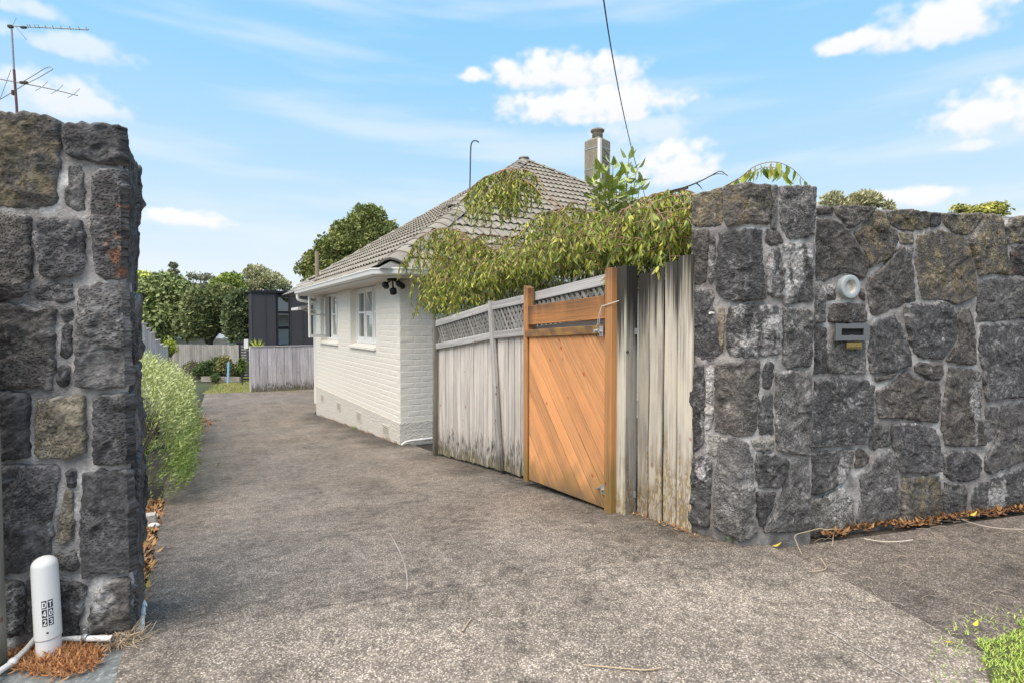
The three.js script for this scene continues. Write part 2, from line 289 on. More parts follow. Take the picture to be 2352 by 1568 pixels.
// A sheet on the ground between two edges given as lists of [x, z]; color(x, z, a, b) -> [r, g, b]
function sheet(left, right, na, nb, lift, color, ease = 1) {
  const along = (pts, t) => { const L = [0]; for (let i = 1; i < pts.length; i++) L.push(L[i - 1] + Math.hypot(pts[i][0] - pts[i - 1][0], pts[i][1] - pts[i - 1][1])); const q = t * L[L.length - 1]; let i = 1; while (i < pts.length - 1 && L[i] < q) i++; const f = (q - L[i - 1]) / (L[i] - L[i - 1]); return [lerp(pts[i - 1][0], pts[i][0], f), lerp(pts[i - 1][1], pts[i][1], f)]; };
  const pos = [], uv = [], col = [], idx = [];
  for (let j = 0; j <= nb; j++) { const t = (j / nb) ** ease, l = along(left, t), r = along(right, t); for (let i = 0; i <= na; i++) { const x = lerp(l[0], r[0], i / na), z = lerp(l[1], r[1], i / na); pos.push(x, groundY(x, z) + lift, z); uv.push(x, -z); if (color) col.push(...color(x, z, i / na, t)); } }
  for (let j = 0; j < nb; j++) for (let i = 0; i < na; i++) { const a = j * (na + 1) + i; idx.push(a, a + 1, a + na + 2, a, a + na + 2, a + na + 1); }
  const g = new THREE.BufferGeometry(); g.setAttribute('position', new THREE.Float32BufferAttribute(pos, 3)); g.setAttribute('uv', new THREE.Float32BufferAttribute(uv, 2)); if (color) g.setAttribute('color', new THREE.Float32BufferAttribute(col, 3)); g.setIndex(idx); g.computeVertexNormals(); return g;
}
// ------------------------------------------------------------------ the ground
const noise2 = (x, z, f, s = 0) => n3(x * f, z * f, s);
{ // one sheet to the horizon: earth under the beds near by, rough grass beyond
  const pos = [], col = [], uv = [], idx = [], N = 120;
  const sp = (i) => { const t = (i / N) * 2 - 1; return Math.sign(t) * (Math.abs(t) * 26 + Math.abs(t) ** 5 * 420); };
  for (let j = 0; j <= N; j++) for (let i = 0; i <= N; i++) {
    const x = sp(i) - 4, z = sp(j) - 12; pos.push(x, groundY(x, z) - 0.045, z); uv.push(x, z);
    const far = sstep(18, 26, Math.hypot(x, z)), k = 0.8 + 0.5 * noise2(x, z, 0.4); const c = mix3([0.15, 0.12, 0.09], [0.16, 0.19, 0.07], far); col.push(c[0] * k, c[1] * k, c[2] * k);
  }
  for (let j = 0; j < N; j++) for (let i = 0; i < N; i++) { const a = j * (N + 1) + i; idx.push(a, a + N + 1, a + N + 2, a, a + N + 2, a + 1); }
  const g = new THREE.BufferGeometry(); g.setAttribute('position', new THREE.Float32BufferAttribute(pos, 3)); g.setAttribute('uv', new THREE.Float32BufferAttribute(uv, 2)); g.setAttribute('color', new THREE.Float32BufferAttribute(col, 3)); g.setIndex(idx); g.computeVertexNormals();
  structure('ground', g, M.asphalt);
}
const SEAM = [[-1.93, -2.575], [-0.62, -2.9], [0.66, -3.3], [1.50, -3.60]];                 // where the drive meets the crossing
const DRIVE_L = [[-1.93, -2.583], [-2.06, -2.935], [-2.53, -3.75], [-3.30, -5.0], [-3.79, -5.8], [-4.42, -6.78], [-8.2, -13.9], [-12.2, -21.35]];
const FD = [-0.495, -0.8689], FN = [0.8689, -0.495];                                         // along the timber fence, and behind it
const DRIVE_R = [[1.50, -3.608], [1.36, -3.86], [-1.10, -8.2], [-1.8, -9.5], [-5.6, -15.2], [-6.2, -17.5], [-7.4, -23.4]];
const stain = (x, z, f, s, lo, hi) => sstep(lo, hi, fbm3(x * f, z * f, s, 4));
function segDist(px, pz, ax, az, bx, bz) { const dx = bx - ax, dz = bz - az, t = clamp01(((px - ax) * dx + (pz - az) * dz) / (dx * dx + dz * dz)); return Math.hypot(px - ax - dx * t, pz - az - dz * t); }
const driveColor = (x, z) => {
  let k = 0.80 + 0.12 * fbm3(x * 0.7, z * 0.7, 1.5, 4);
  const d = -z;
  k += 0.10 * sstep(5.2, 2.6, d); { const al = -0.5 * x - 0.866 * z, ac = 0.866 * x - 0.5 * z; k += 0.07 * n3(ac * 1.3, al * 0.16, 31) + 0.06 * n3(ac * 3.4, al * 0.3, 37); }                                                             // worn paler towards the street
  k += 0.13 * stain(x, z, 1.1, 8.8, 0.02, 0.5) * sstep(9, 3, d);
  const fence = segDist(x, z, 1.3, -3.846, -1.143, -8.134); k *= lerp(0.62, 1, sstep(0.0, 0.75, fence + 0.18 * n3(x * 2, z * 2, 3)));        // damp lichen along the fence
  const house = segDist(x, z, -1.973, -9.495, -5.5, -15.1); k *= lerp(0.50, 1, sstep(0.05, 0.85, house + 0.3 * n3(x * 1.1, z * 1.1, 9)));     // darker along the house
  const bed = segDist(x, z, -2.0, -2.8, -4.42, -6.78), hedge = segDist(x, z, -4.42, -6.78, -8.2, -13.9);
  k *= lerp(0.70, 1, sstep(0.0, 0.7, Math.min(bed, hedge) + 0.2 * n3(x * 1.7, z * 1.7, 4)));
  k *= 1 - 0.12 * stain(x, z, 0.9, 21, 0.1, 0.45);
  const warm = 0.02 * n3(x * 0.5, z * 0.5, 40); return [k * (0.98 + warm), k * 0.90, k * (0.82 - warm)];
};
structure('driveway', sheet(DRIVE_L, DRIVE_R, 64, 260, 0, driveColor, 1.5), M.aggregate);
const crossColor = (x, z) => {
  let k = 0.98 + 0.2 * fbm3(x * 0.9, z * 0.9, 3.5, 4) + 0.22 * stain(x, z, 0.8, 5.1, -0.1, 0.4);
  const joint = segDist(x, z, 1.529, -2.627, 1.9, -1.6); k = lerp(k, k * 0.92, sstep(0.15, 0, joint));
  const edge = segDist(x, z, 1.3, -3.4, 2.08, -3.75); k *= lerp(0.72, 1, sstep(0.05, 0.5, edge));
  const seam = segDist(x, z, -1.6, -2.65, 0.66, -3.3); k *= lerp(0.93, 1, sstep(0, 0.10, seam + 0.05 * n3(x * 3, z * 3, 6)));
  return [k * 1.02, k * 0.945, k * 0.865];
};
structure('vehicle_crossing', sheet([[-1.93, -2.66], [-1.655, -2.2], [-1.0, 2.5]], [[1.53, -3.70], [1.81, -3.60], [2.132, -2.52], [3.4, 2.5]], 80, 120, -0.0015, crossColor), M.aggregate);
structure('footpath', sheet([[1.815, -3.60], [2.137, -2.52], [2.35, -1.85]], [[14, -7.05], [14, -5.2], [14, -3.5]], 120, 40, -0.012, (x, z) => { const k = 0.62 + 0.16 * fbm3(x, z, 4, 4) + 0.12 * stain(x, z, 2, 2, 0.1, 0.5); return [k * 1.0, k * 0.91, k * 0.84]; }), M.aggregate);
structure('asphalt_patch', sheet([[-6, -1.9], [-5, -1.5], [-4.2, 2.5]], [[-1.85, -2.56], [-1.58, -2.19], [-0.92, 2.5]], 40, 60, -0.014, (x, z) => { const k = 0.60 + 0.14 * fbm3(x * 1.5, z * 1.5, 4, 3); return [k * 0.84, k * 0.90, k * 0.90]; }), M.asphalt);
structure('road', sheet([[-14, 2.6], [-14, 9]], [[16, 2.6], [16, 9]], 10, 10, -0.04, () => [0.25, 0.25, 0.25]), M.asphalt);
// the pale saw line and the seam between the two pours
const lightLine = (pts, w, lift, name, c, mat = M.asphalt) => { const l = [], r = []; pts.forEach((p, i) => { const q = pts[Math.min(pts.length - 1, i + 1)], o = pts[Math.max(0, i - 1)]; const dx = q[0] - o[0], dz = q[1] - o[1], n = Math.hypot(dx, dz), k = w * (0.65 + 0.5 * n3(i * 1.7, 3, 1)); l.push([p[0] - (dz / n) * k, p[1] + (dx / n) * k]); r.push([p[0] + (dz / n) * k, p[1] - (dx / n) * k]); }); return structure(name, sheet(l, r, 1, pts.length * 2, lift, () => c), mat); };
const wavy = (a, b, n, amp, s) => Array.from({ length: n + 1 }, (_, i) => { const t = i / n; return [lerp(a[0], b[0], t) + amp * n3(t * 5, s, 0), lerp(a[1], b[1], t) + amp * n3(t * 5, s, 9)]; });
lightLine(wavy([1.529, -2.627], [1.74, -2.05], 22, 0.012, 3), 0.006, 0.004, 'crossing_joint', [1, 1, 1], M.scuff);
lightLine(wavy([-0.62, -2.92], [0.75, -3.31], 26, 0.02, 8), 0.003, 0.003, 'drive_seam', [0.34, 0.31, 0.29]);
// the arc that the gate has scratched
lightLine(Array.from({ length: 15 }, (_, i) => { const a = lerp(0.25, 1.35, i / 14), p = groundAt(875 + 60 * Math.sin(a * 1.3), 1225 + 130 * (i / 14)); return [p.x, p.z]; }), 0.006, 0.004, 'scuff_mark', [1, 1, 1], M.scuff);
// ---- lawn, verge, bed
structure('lawn', sheet([[-12.4, -21.45], [-16, -31]], [[-9.2, -21.9], [-8.5, -33]], 24, 30, -0.02, (x, z) => { const k = 0.9 + 0.4 * fbm3(x * 0.8, z * 0.8, 3, 3); return mix3([0.36 * k, 0.40 * k, 0.11 * k], [0.52 * k, 0.45 * k, 0.2 * k], stain(x, z, 0.5, 12, 0.0, 0.4)); }), M.asphalt);
const VERGE = { cx: 2.72, cz: -2.05 };
const inVerge = (x, z) => { const d = Math.hypot((x - 2.90) / 1.02, (z + 1.80) / 0.88); return d + 0.06 * n3(x * 4, z * 4, 2) < 1; };
structure('grass_verge', (() => { const g = new THREE.CircleGeometry(1, 40); g.rotateX(-Math.PI / 2); g.scale(1.02, 1, 0.88); g.translate(2.90, 0.006, -1.80); g.setAttribute('color', new THREE.Float32BufferAttribute(new Float32Array(g.attributes.position.count * 3).map((_, i) => [0.16, 0.17, 0.07][i % 3]), 3)); return g; })(), M.asphalt);
{
  const R = rng(55), L = [], blade = new THREE.BufferGeometry();
  blade.setAttribute('position', new THREE.Float32BufferAttribute([-0.0022, 0, 0, 0.0022, 0, 0, 0.0016, 0.5, 0.12, -0.0022, 0, 0, 0.0016, 0.5, 0.12, -0.0016, 0.5, 0.12, -0.0016, 0.5, 0.12, 0.0016, 0.5, 0.12, 0, 0.9, 0.45].map((v, i) => (i % 3 === 0 ? v : v * 0.06)), 3)); blade.computeVertexNormals();
  for (let i = 0; i < 60000; i++) { const x = lerp(1.6, 3.9, R()), z = lerp(-2.8, -1.2, R()); const edge = Math.hypot((x - 2.90) / 1.02, (z + 1.80) / 0.88); if (!inVerge(x, z) && !(edge < 1.2 && R() < 0.05)) continue; const y = R(); L.push([mat4(V(x, 0, z), quatYP(R() * 6.28, (R() - 0.5) * 0.9), V(1.2, lerp(0.3, 0.7, R()) * (edge < 0.9 ? 1 : 0.6), 0.8)), mix3([0.24, 0.40, 0.05], [0.55, 0.62, 0.16], y)]); }
  tag(instances('grass', blade, M.leafFar, L, scene), 'short green grass in the corner of the verge beside the crossing', 'grass', null, 'stuff');
  const L2 = []; for (let i = 0; i < 9000; i++) { const t = R(), x = lerp(lerp(-12.5, -16, t), lerp(-8.8, -8.5, t), R()), z = lerp(-21.7, -30, t); L2.push([mat4(V(x, groundY(x, z) - 0.02, z), quatYP(R() * 6.28, (R() - 0.5)), V(4, lerp(0.6, 1.2, R()), 1.5)), mix3([0.22, 0.26, 0.05], [0.46, 0.42, 0.13], R())]); }
  tag(instances('grass', blade, M.leafFar, L2, scene), 'dry yellow green lawn grass at the far end of the driveway', 'grass', null, 'stuff');
}
// ------------------------------------------------------------------ rubble stonework
const LOOK = {                    // base colour, second colour, how much of it, kind of patch
  d: [[0.088, 0.085, 0.088], [0.17, 0.168, 0.17], 0.25], s: [[0.098, 0.097, 0.099], [0.40, 0.395, 0.395], 0.42], g: [[0.138, 0.134, 0.132], [0.25, 0.245, 0.235], 0.4],
  b: [[0.118, 0.107, 0.10], [0.20, 0.185, 0.165], 0.35], o: [[0.128, 0.118, 0.105], [0.26, 0.215, 0.135], 0.5], r: [[0.108, 0.10, 0.098], [0.23, 0.105, 0.06], 0.22],
  t: [[0.205, 0.18, 0.14], [0.33, 0.29, 0.21], 0.5], w: [[0.135, 0.131, 0.13], [0.56, 0.55, 0.54], 0.7], W: [[0.60, 0.585, 0.57], [0.40, 0.38, 0.36], 0.3], p: [[0.25, 0.24, 0.215], [0.42, 0.41, 0.38], 0.4],
};
const inward = 0.004;
function stoneGeo(poly, map, look, seed, spots = []) {
  let area = 0, cx = 0, cy = 0; poly.forEach((p, i) => { const q = poly[(i + 1) % poly.length], c = p[0] * q[1] - q[0] * p[1]; area += c; cx += (p[0] + q[0]) * c; cy += (p[1] + q[1]) * c; });
  if (area < 0) poly = poly.slice().reverse(); cx /= 3 * area; cy /= 3 * area; area = Math.abs(area / 2);
  let per = 0; poly.forEach((p, i) => { const q = poly[(i + 1) % poly.length]; per += Math.hypot(p[0] - q[0], p[1] - q[1]); });
  const N = Math.max(26, Math.min(150, Math.round(per / 0.011))), ring = []; let acc = 0, k = 0;
  for (let i = 0; i < N; i++) { const want = (i / N) * per; for (;;) { const p = poly[k], q = poly[(k + 1) % poly.length], l = Math.hypot(p[0] - q[0], p[1] - q[1]); if (acc + l >= want || k === poly.length - 1) { const f = (want - acc) / l; ring.push([lerp(p[0], q[0], f), lerp(p[1], q[1], f)]); break; } acc += l; k++; } }
  ring.forEach((p) => { const r = Math.hypot(p[0] - cx, p[1] - cy), f = 1 + 0.004 / Math.max(r, 0.03); p[0] = cx + (p[0] - cx) * f; p[1] = cy + (p[1] - cy) * f; });
  for (let pass = 0; pass < 1; pass++) { const c = ring.map((p) => p.slice()); ring.forEach((p, i) => { const a = c[(i + N - 1) % N], b = c[(i + 1) % N]; p[0] = 0.22 * a[0] + 0.56 * c[i][0] + 0.22 * b[0]; p[1] = 0.22 * a[1] + 0.56 * c[i][1] + 0.22 * b[1]; }); }
  ring.forEach((p) => { const w = 1 + 0.010 / Math.max(0.04, Math.hypot(p[0] - cx, p[1] - cy)) * n3(p[0] * 22, p[1] * 22, seed); p[0] = cx + (p[0] - cx) * w; p[1] = cy + (p[1] - cy) * w; });
  const R = rng(seed * 977 + 5), rad = Math.sqrt(area / Math.PI), deep = lerp(0.030, 0.050, R()) * Math.max(0.8, Math.min(1, rad / 0.10)), tx = (R() - 0.5) * 0.16, ty = (R() - 0.5) * 0.16, terr = lerp(1.0, 2.2, R());
  const rings = [[0, -0.03], [0, 0.004], [0.002, 0.6], [0.006, 0.9], [0.016, 0.98]], inner = Math.max(3, Math.min(24, Math.round(rad / 0.0085)));
  const pos = [], uv = [], col = [], idx = [], L = LOOK[look]; const o1 = R() * 40, o2 = R() * 40;
  const height = (x, y, f) => {
    const e = sstep(1.0, 0.72, f), q = fbm3(x * 4.2 + o1, y * 4.2 + o2, seed, 3) * terr * 1.25, fl = Math.floor(q), step = (fl + sstep(0.30, 0.72, q - fl)) / terr;
    return Math.max(-deep + 0.024, deep * 0.10 * (1 - f * f) + (tx * (x - cx) + ty * (y - cy)) * 0.7 + (0.3 + 0.7 * e) * (0.020 * step + 0.007 * fbm3(x * 8 + o2, y * 8, seed + 3, 3) + 0.0034 * n3(x * 30, y * 30 + o1, seed)));
  };
  const put = (x, y, n, f) => {
    const p = map(x, y, n); pos.push(p.x, p.y, p.z); uv.push(x + seed * 0.37 + n * 0.9, y + seed * 0.21 + n * 0.5);
    const blot = fbm3(x * 7 + o1, y * 7 + o2, 1, 4), drip = fbm3(x * 13 + o2, y * 3.2, 7, 4), fine = fbm3(x * 30, y * 30, seed, 2);
    let c = mix3(L[0], L[1], clamp01(look === 'w' ? sstep(0.0, 0.30, drip + 0.25 * fine + 0.10) * (0.55 + 0.45 * blot + 0.25) : look === 's' ? sstep(0.08, 0.42, 0.55 * blot + 0.55 * fine) * L[2] * 1.5 : look === 'r' ? sstep(0.33, 0.42, blot) * 0.85 : sstep(-0.25, 0.42, blot + 0.25 * fine) * (0.45 + L[2])));
    const hi = sstep(0.28, 0.5, drip + 0.3 * fine) * 0.28; c = mix3(c, [0.36, 0.355, 0.35], hi);                       // lime wash runs
    const rim = sstep(0.90, 1.0, f) * clamp01(0.35 + fbm3(x * 9, y * 9, 30, 2) * 1.4); c = mix3(c, [0.42, 0.41, 0.405], rim * 0.8);  // mortar smeared on the edge
    for (const [ps, py, rs, ry] of spots) { const e = 1 - Math.hypot((x - ps) / rs, (y - py) / ry) + 0.9 * drip + 0.5 * fine; c = mix3(c, [0.58, 0.57, 0.56], sstep(0.0, 0.45, e) * 0.9); } const foot = sstep(0.30, 0.0, y + 0.1 * n3(x * 5, y * 5, 11)); c = mix3(c, [0.10, 0.098, 0.085], foot * 0.35);
    const v = 1.95 * (0.92 + 0.2 * n3(seed * 3.3, 1, 1)); col.push(c[0] * v, c[1] * v * 0.99, c[2] * v * 1.02);
  };
  let rows = 0;
  for (const [ins, m] of rings) { for (const p of ring) { const r = Math.hypot(p[0] - cx, p[1] - cy), f = Math.max(0.35, 1 - ins / r), x = cx + (p[0] - cx) * f, y = cy + (p[1] - cy) * f; put(x, y, m < 0.01 ? m : deep * m + height(x, y, f) * sstep(0, 0.9, m), f); } rows++; }
  const last = ring.map((p) => Math.max(0.35, 1 - 0.018 / Math.hypot(p[0] - cx, p[1] - cy)));
  for (let j = 1; j < inner; j++) { ring.forEach((p, i) => { const f = last[i] * (1 - j / inner), x = cx + (p[0] - cx) * f, y = cy + (p[1] - cy) * f; put(x, y, deep + height(x, y, f), f); }); rows++; }
  put(cx, cy, deep + height(cx, cy, 0), 0); const mid = rows * N;
  for (let j = 0; j < rows - 1; j++) for (let i = 0; i < N; i++) { const a = j * N + i, b = j * N + ((i + 1) % N), c = a + N, d = b + N; idx.push(a, b, d, a, d, c); }
  for (let i = 0; i < N; i++) idx.push((rows - 1) * N + i, (rows - 1) * N + ((i + 1) % N), mid);
  const g = new THREE.BufferGeometry(); g.setAttribute('position', new THREE.Float32BufferAttribute(pos, 3)); g.setAttribute('uv', new THREE.Float32BufferAttribute(uv, 2)); g.setAttribute('color', new THREE.Float32BufferAttribute(col, 3)); g.setIndex(idx); g.computeVertexNormals(); return g;
}
// mortar face behind the stones
function mortarGeo(s0, s1, top, map, seed, step = 0.022, spots = []) {
  const nu = Math.ceil((s1 - s0) / step), nv = 112, pos = [], uv = [], col = [], idx = [];
  for (let j = 0; j <= nv; j++) for (let i = 0; i <= nu; i++) {
    const s = lerp(s0, s1, i / nu), y = lerp(-0.12, top(s), j / nv), p = map(s, y, 0.016 + 0.006 * n3(s * 9, y * 9, seed) + 0.003 * n3(s * 35, y * 35, seed)); pos.push(p.x, p.y, p.z); uv.push(s, y);
    const a = fbm3(s * 6, y * 6, seed + 4, 4), white = sstep(0.10, 0.40, fbm3(s * 4 + 9, y * 2.5, seed + 8, 4)), k = 2 * (0.86 + 0.35 * a); let c = mix3([0.46, 0.43, 0.425], [0.74, 0.72, 0.71], white); c = mix3(c, [0.22, 0.21, 0.22], sstep(0.05, 0.4, fbm3(s * 5, y * 5, seed + 14, 3)) * 0.6); c = mix3(c, [0.16, 0.15, 0.135], sstep(0.25, 0.02, y) * 0.6); for (const [ps, py, rs, ry] of spots) c = mix3(c, [0.74, 0.73, 0.71], sstep(0, 0.4, 1 - Math.hypot((s - ps) / rs, (y - py) / ry) + 0.5 * a)); col.push(c[0] * k, c[1] * k, c[2] * k);
  }
  for (let j = 0; j < nv; j++) for (let i = 0; i < nu; i++) { const a = j * (nu + 1) + i; idx.push(a, a + 1, a + nu + 2, a, a + nu + 2, a + nu + 1); }
  const g = new THREE.BufferGeometry(); g.setAttribute('position', new THREE.Float32BufferAttribute(pos, 3)); g.setAttribute('uv', new THREE.Float32BufferAttribute(uv, 2)); g.setAttribute('color', new THREE.Float32BufferAttribute(col, 3)); g.setIndex(idx); g.computeVertexNormals(); return g;
}
function core(poly, y0, y1) {      // a solid prism behind the faces, its top a little rough
  const sh = new THREE.Shape(poly.map(([x, z]) => new THREE.Vector2(x, -z))), g = new THREE.ExtrudeGeometry(sh, { depth: y1 - y0, bevelEnabled: false }); g.rotateX(-Math.PI / 2); g.translate(0, y0, 0);
  const h = plain(g), n = h.attributes.position.count; h.setAttribute('color', new THREE.Float32BufferAttribute(new Float32Array(n * 3).fill(0.42), 3)); return h;
}
const parse = (t) => { const [look, rest] = t.split(': '); return [look, rest.split(' ').map((q) => q.split(',').map((x) => x / 100))]; };
function buildWall(o, list, map, seed, spots) { list.forEach((t, i) => { const [look, poly] = parse(t); mesh('stone', stoneGeo(poly, map, look, seed + i, spots), M.stone, o); }); }
const corner = (o, a, na, b, nb) => {            // a face to the left of the corner (s < 0) along a and one to the right along b, meeting in a slightly blunted mitre
  const cs = na[0] * nb[0] + na[1] * nb[1], mitre = Math.min(0.75, Math.tan(Math.acos(cs) / 2));
  return (s, y, n) => { const t = sstep(-0.010, 0.010, s), nx = lerp(na[0], nb[0], t), nz = lerp(na[1], nb[1], t), l = Math.hypot(nx, nz), d = s < 0 ? a : b, k = Math.abs(s) - Math.max(0, n) * mitre * (1 - sstep(0.008, 0.14, Math.abs(s))) * sstep(0, 0.008, Math.abs(s)); return V(o[0] + d[0] * k + (nx / l) * n, y, o[1] + d[1] * k + (nz / l) * n); };
};
const LEFT_STONES = [
  'o: -60,247 -49,247 -43,247 -33,247 -24,246 -23,241 -24,224 -25,216 -25,206 -32,204 -42,204 -49,204 -62,204',
  'd: -21,243 -12,244 -7,244 2,244 2,226 -6,226 -15,227 -20,229 -21,237',
  'g: -20,224 -16,225 -14,222 -14,213 -14,203 -19,203 -22,207 -21,215',
  'r: -10,222 -7,223 2,224 3,220 3,202 3,172 -7,171 -10,174 -11,188 -11,207',
  'b: -62,200 -45,201 -36,199 -36,191 -36,173 -38,165 -42,163 -49,161 -63,161',
  'd: -33,198 -30,199 -21,199 -15,199 -14,191 -14,178 -17,174 -20,172 -32,172 -33,180 -34,189',
  'd: -35,167 -29,169 -20,169 -20,167 -20,161 -27,160 -35,161 -36,163',
  'g: -17,168 -10,169 2,170 3,166 2,143 2,123 0,120 -8,119 -19,120 -18,134 -18,149 -17,160',
  'b: -63,159 -42,159 -34,157 -27,158 -28,143 -28,129 -29,121 -31,119 -36,121 -45,120 -64,121',
  'd: -25,156 -22,158 -20,156 -20,152 -24,151 -25,153',
  'd: -25,149 -20,150 -21,135 -23,134 -26,135',
  'd: -26,130 -22,131 -22,121 -25,120 -27,122',
  'd: -64,118 -48,119 -40,118 -38,114 -40,99 -39,88 -46,87 -65,88',
  't: -35,114 -29,116 -16,116 -15,112 -16,95 -16,89 -24,86 -34,87 -37,89 -36,104',
  'd: -12,114 -9,116 2,117 2,112 1,83 0,82 -10,82 -12,84 -12,98',
  'd: -65,86 -44,84 -27,84 -27,78 -29,69 -31,58 -31,49 -32,42 -40,39 -41,34 -52,33 -66,34',
  'd: -24,81 -20,81 -20,73 -22,72 -24,73',
  't: -25,71 -22,71 -22,57 -22,49 -23,46 -28,46 -29,49 -27,62',
  'g: -30,42 -27,43 -21,42 -20,34 -23,32 -28,33 -30,36',
  'd: -18,79 -14,80 1,80 1,77 1,53 0,30 -8,30 -18,29 -19,34 -19,54 -18,71',
  'b: -9,26 -5,27 0,26 0,21 0,1 -8,1 -17,1 -16,9 -12,21',
  's: -42,30 -23,27 -18,24 -17,22 -21,8 -21,1 -29,2 -43,3',
  's: -66,32 -53,31 -47,29 -43,29 -43,16 -44,3 -67,5',
];
const RIGHT_STONES = [
  'o: -36,242 -20,243 -14,243 -14,217 -17,217 -21,218 -32,219 -37,221',
  'o: -13,243 -1,243 18,243 19,232 17,217 -2,217 -11,216 -13,226',
  'g: 20,243 24,243 24,226 23,214 19,214 19,225',
  'g: 27,243 48,244 54,243 54,230 54,212 47,209 34,208 30,211 27,215 26,229',
  'b: -36,217 -24,216 -24,203 -26,179 -34,178 -37,181 -36,204',
  'g: -22,212 -19,209 -19,186 -21,179 -24,179 -24,199',
  's: -17,213 -4,213 12,213 13,193 14,167 7,166 -6,165 -13,169 -18,173 -18,190',
  'b: 16,213 24,213 30,206 24,203 18,203 15,206',
  'w: 20,201 30,204 53,205 54,166 46,165 31,163 29,168 20,168 17,172 17,191',
  's: -36,174 -24,175 -19,170 -21,163 -16,145 -14,131 -17,128 -20,124 -30,125 -36,130 -37,154',
  't: -16,162 -12,161 -12,141 -13,130 -15,137 -17,149',
  'w: -10,161 1,163 16,163 27,161 28,145 27,130 16,128 -4,128 -10,130 -11,145',
  'g: 30,161 52,160 54,153 53,121 34,120 30,124 30,143',
  's: -36,122 -27,121 -26,98 -26,64 -33,59 -36,59 -37,97',
  'W: -25,120 -18,122 -19,107 -20,94 -25,94',
  'W: -25,92 -18,92 -20,79 -22,75 -25,76',
  'b: -17,122 -2,126 12,126 12,96 10,76 8,75 -4,74 -18,76 -18,99',
  'd: 15,123 20,125 23,124 23,112 20,106 15,107 14,116',
  's: 16,102 22,103 23,92 24,75 13,75 12,84 13,96',
  'g: 25,117 33,118 52,117 53,91 54,58 42,60 27,64 25,84',
  'p: 7,72 17,73 24,71 23,64 10,64 8,67',
  'p: -24,73 -16,74 -14,71 -17,58 -24,59 -26,66',
  's: -35,56 -23,57 -20,54 -20,40 -21,19 -21,6 -32,6 -36,8',
  'g: -14,71 -2,73 5,70 8,60 10,36 11,9 7,6 -1,4 -7,6 -17,8 -18,36 -16,58',
  's: 11,62 23,62 35,57 34,46 28,38 13,39 10,52',
  'd: 11,36 26,35 22,23 16,12 13,13 11,28',
  'g: 39,58 53,56 54,33 54,9 43,6 18,8 17,11 26,24 33,42',
];
const WALL_STONES = [
  'b: 7,232 21,233 22,229 9,227 7,229',
  'b: 24,234 38,235 60,235 54,228 39,219 34,220 31,225 25,228',
  'b: 5,223 14,225 24,224 34,218 40,213 46,204 52,197 54,192 50,183 37,187 31,186 19,182 15,180 8,181 4,182 3,203',
  'o: 63,234 70,231 73,223 80,219 81,209 73,199 57,191 55,194 51,202 42,214 43,218 54,226',
  'o: 72,233 83,235 97,235 112,235 113,223 98,220 83,220 75,224',
  't: 84,218 97,218 98,210 88,209 85,211',
  'g: 91,206 98,207 96,196 93,199',
  'b: 82,205 87,208 93,198 98,193 100,180 102,168 88,164 78,161 64,156 60,157 56,168 54,179 56,184 71,194',
  'g: 4,178 15,177 17,171 16,151 5,151 3,167',
  'b: 18,178 24,178 26,175 26,168 19,167 18,172',
  'b: 47,176 51,177 53,167 47,169',
  'b: 21,164 31,165 52,165 54,160 55,152 45,151 21,151 20,158',
  'd: 4,149 18,148 18,134 18,115 3,115 3,134',
  'g: 21,138 53,138 54,114 36,114 20,115 20,128',
  's: 57,148 68,154 80,158 88,147 92,138 95,127 96,119 85,116 72,114 59,114 57,128',
  'd: 113,234 124,234 125,227 115,223',
  'o: 126,234 166,237 164,231 158,225 151,219 146,219 133,222 127,228',
  'o: 101,216 113,220 125,222 133,220 146,218 151,215 156,202 161,185 160,171 140,165 126,169 108,168 103,181 99,204',
  'o: 168,236 185,236 189,231 191,226 190,220 194,213 193,207 197,199 200,189 183,190 165,188 163,195 157,206 153,216 160,224 165,229',
  'o: 199,234 208,236 224,237 225,216 196,214 193,220 191,227',
  'r: 200,212 225,213 226,189 202,189 199,200',
  'g: 166,183 183,186 226,186 228,154 212,155 184,152 164,152 164,169',
  's: 89,163 99,165 115,165 127,168 135,163 140,156 141,149 143,144 141,136 134,128 129,123 117,123 105,125 101,128 96,137 93,148',
  'b: 145,162 155,163 159,155 161,147 162,136 164,124 163,118 147,119 133,122 138,128 145,136 145,144 143,153',
  's: 168,150 196,151 230,151 233,91 212,91 191,90 176,89 172,111 167,134',
  's: 9,110 29,112 55,109 62,104 62,82 59,68 55,62 36,62 17,62 4,62 4,84 5,97',
  'b: 64,111 83,114 78,110 66,107',
  'b: 65,100 79,106 93,115 102,111 111,107 124,105 126,97 124,74 110,76 94,79 68,80 66,90',
  'g: 64,77 76,76 79,64 80,59 69,57 61,57 58,62 62,71',
  'd: 80,75 103,75 121,70 124,65 129,49 130,36 111,36 89,38 85,52 80,63',
  'g: 6,58 25,58 45,58 42,47 39,39 34,34 21,29 8,28 5,29',
  'b: 48,58 54,58 59,52 58,47 50,44 46,44',
  'g: 64,53 80,56 84,49 86,40 89,23 90,0 70,-1 51,-1 49,7 53,22 51,38 60,44',
  'p: 6,24 12,24 26,28 35,31 44,21 44,3 35,-3 16,-4 6,-3',
  'o: 91,33 104,34 129,32 131,23 133,2 127,-4 109,-4 92,-2',
  'b: 102,119 108,121 130,119 130,111 127,107 117,108 102,114',
  'b: 136,116 159,115 167,112 169,91 168,77 176,54 158,54 139,55 134,56 130,69 131,85',
  'd: 132,48 142,51 162,50 172,43 173,33 170,28 156,26 142,28 134,33',
  'g: 177,84 189,84 190,72 185,58 178,55 176,71',
  'g: 193,83 212,87 232,86 234,41 215,38 183,30 179,32 177,43 184,51 191,64',
  'g: 135,27 156,24 158,11 157,-2 135,-4 134,13',
  's: 165,20 178,24 210,30 234,34 236,-8 192,-4 165,-3 163,11',
];
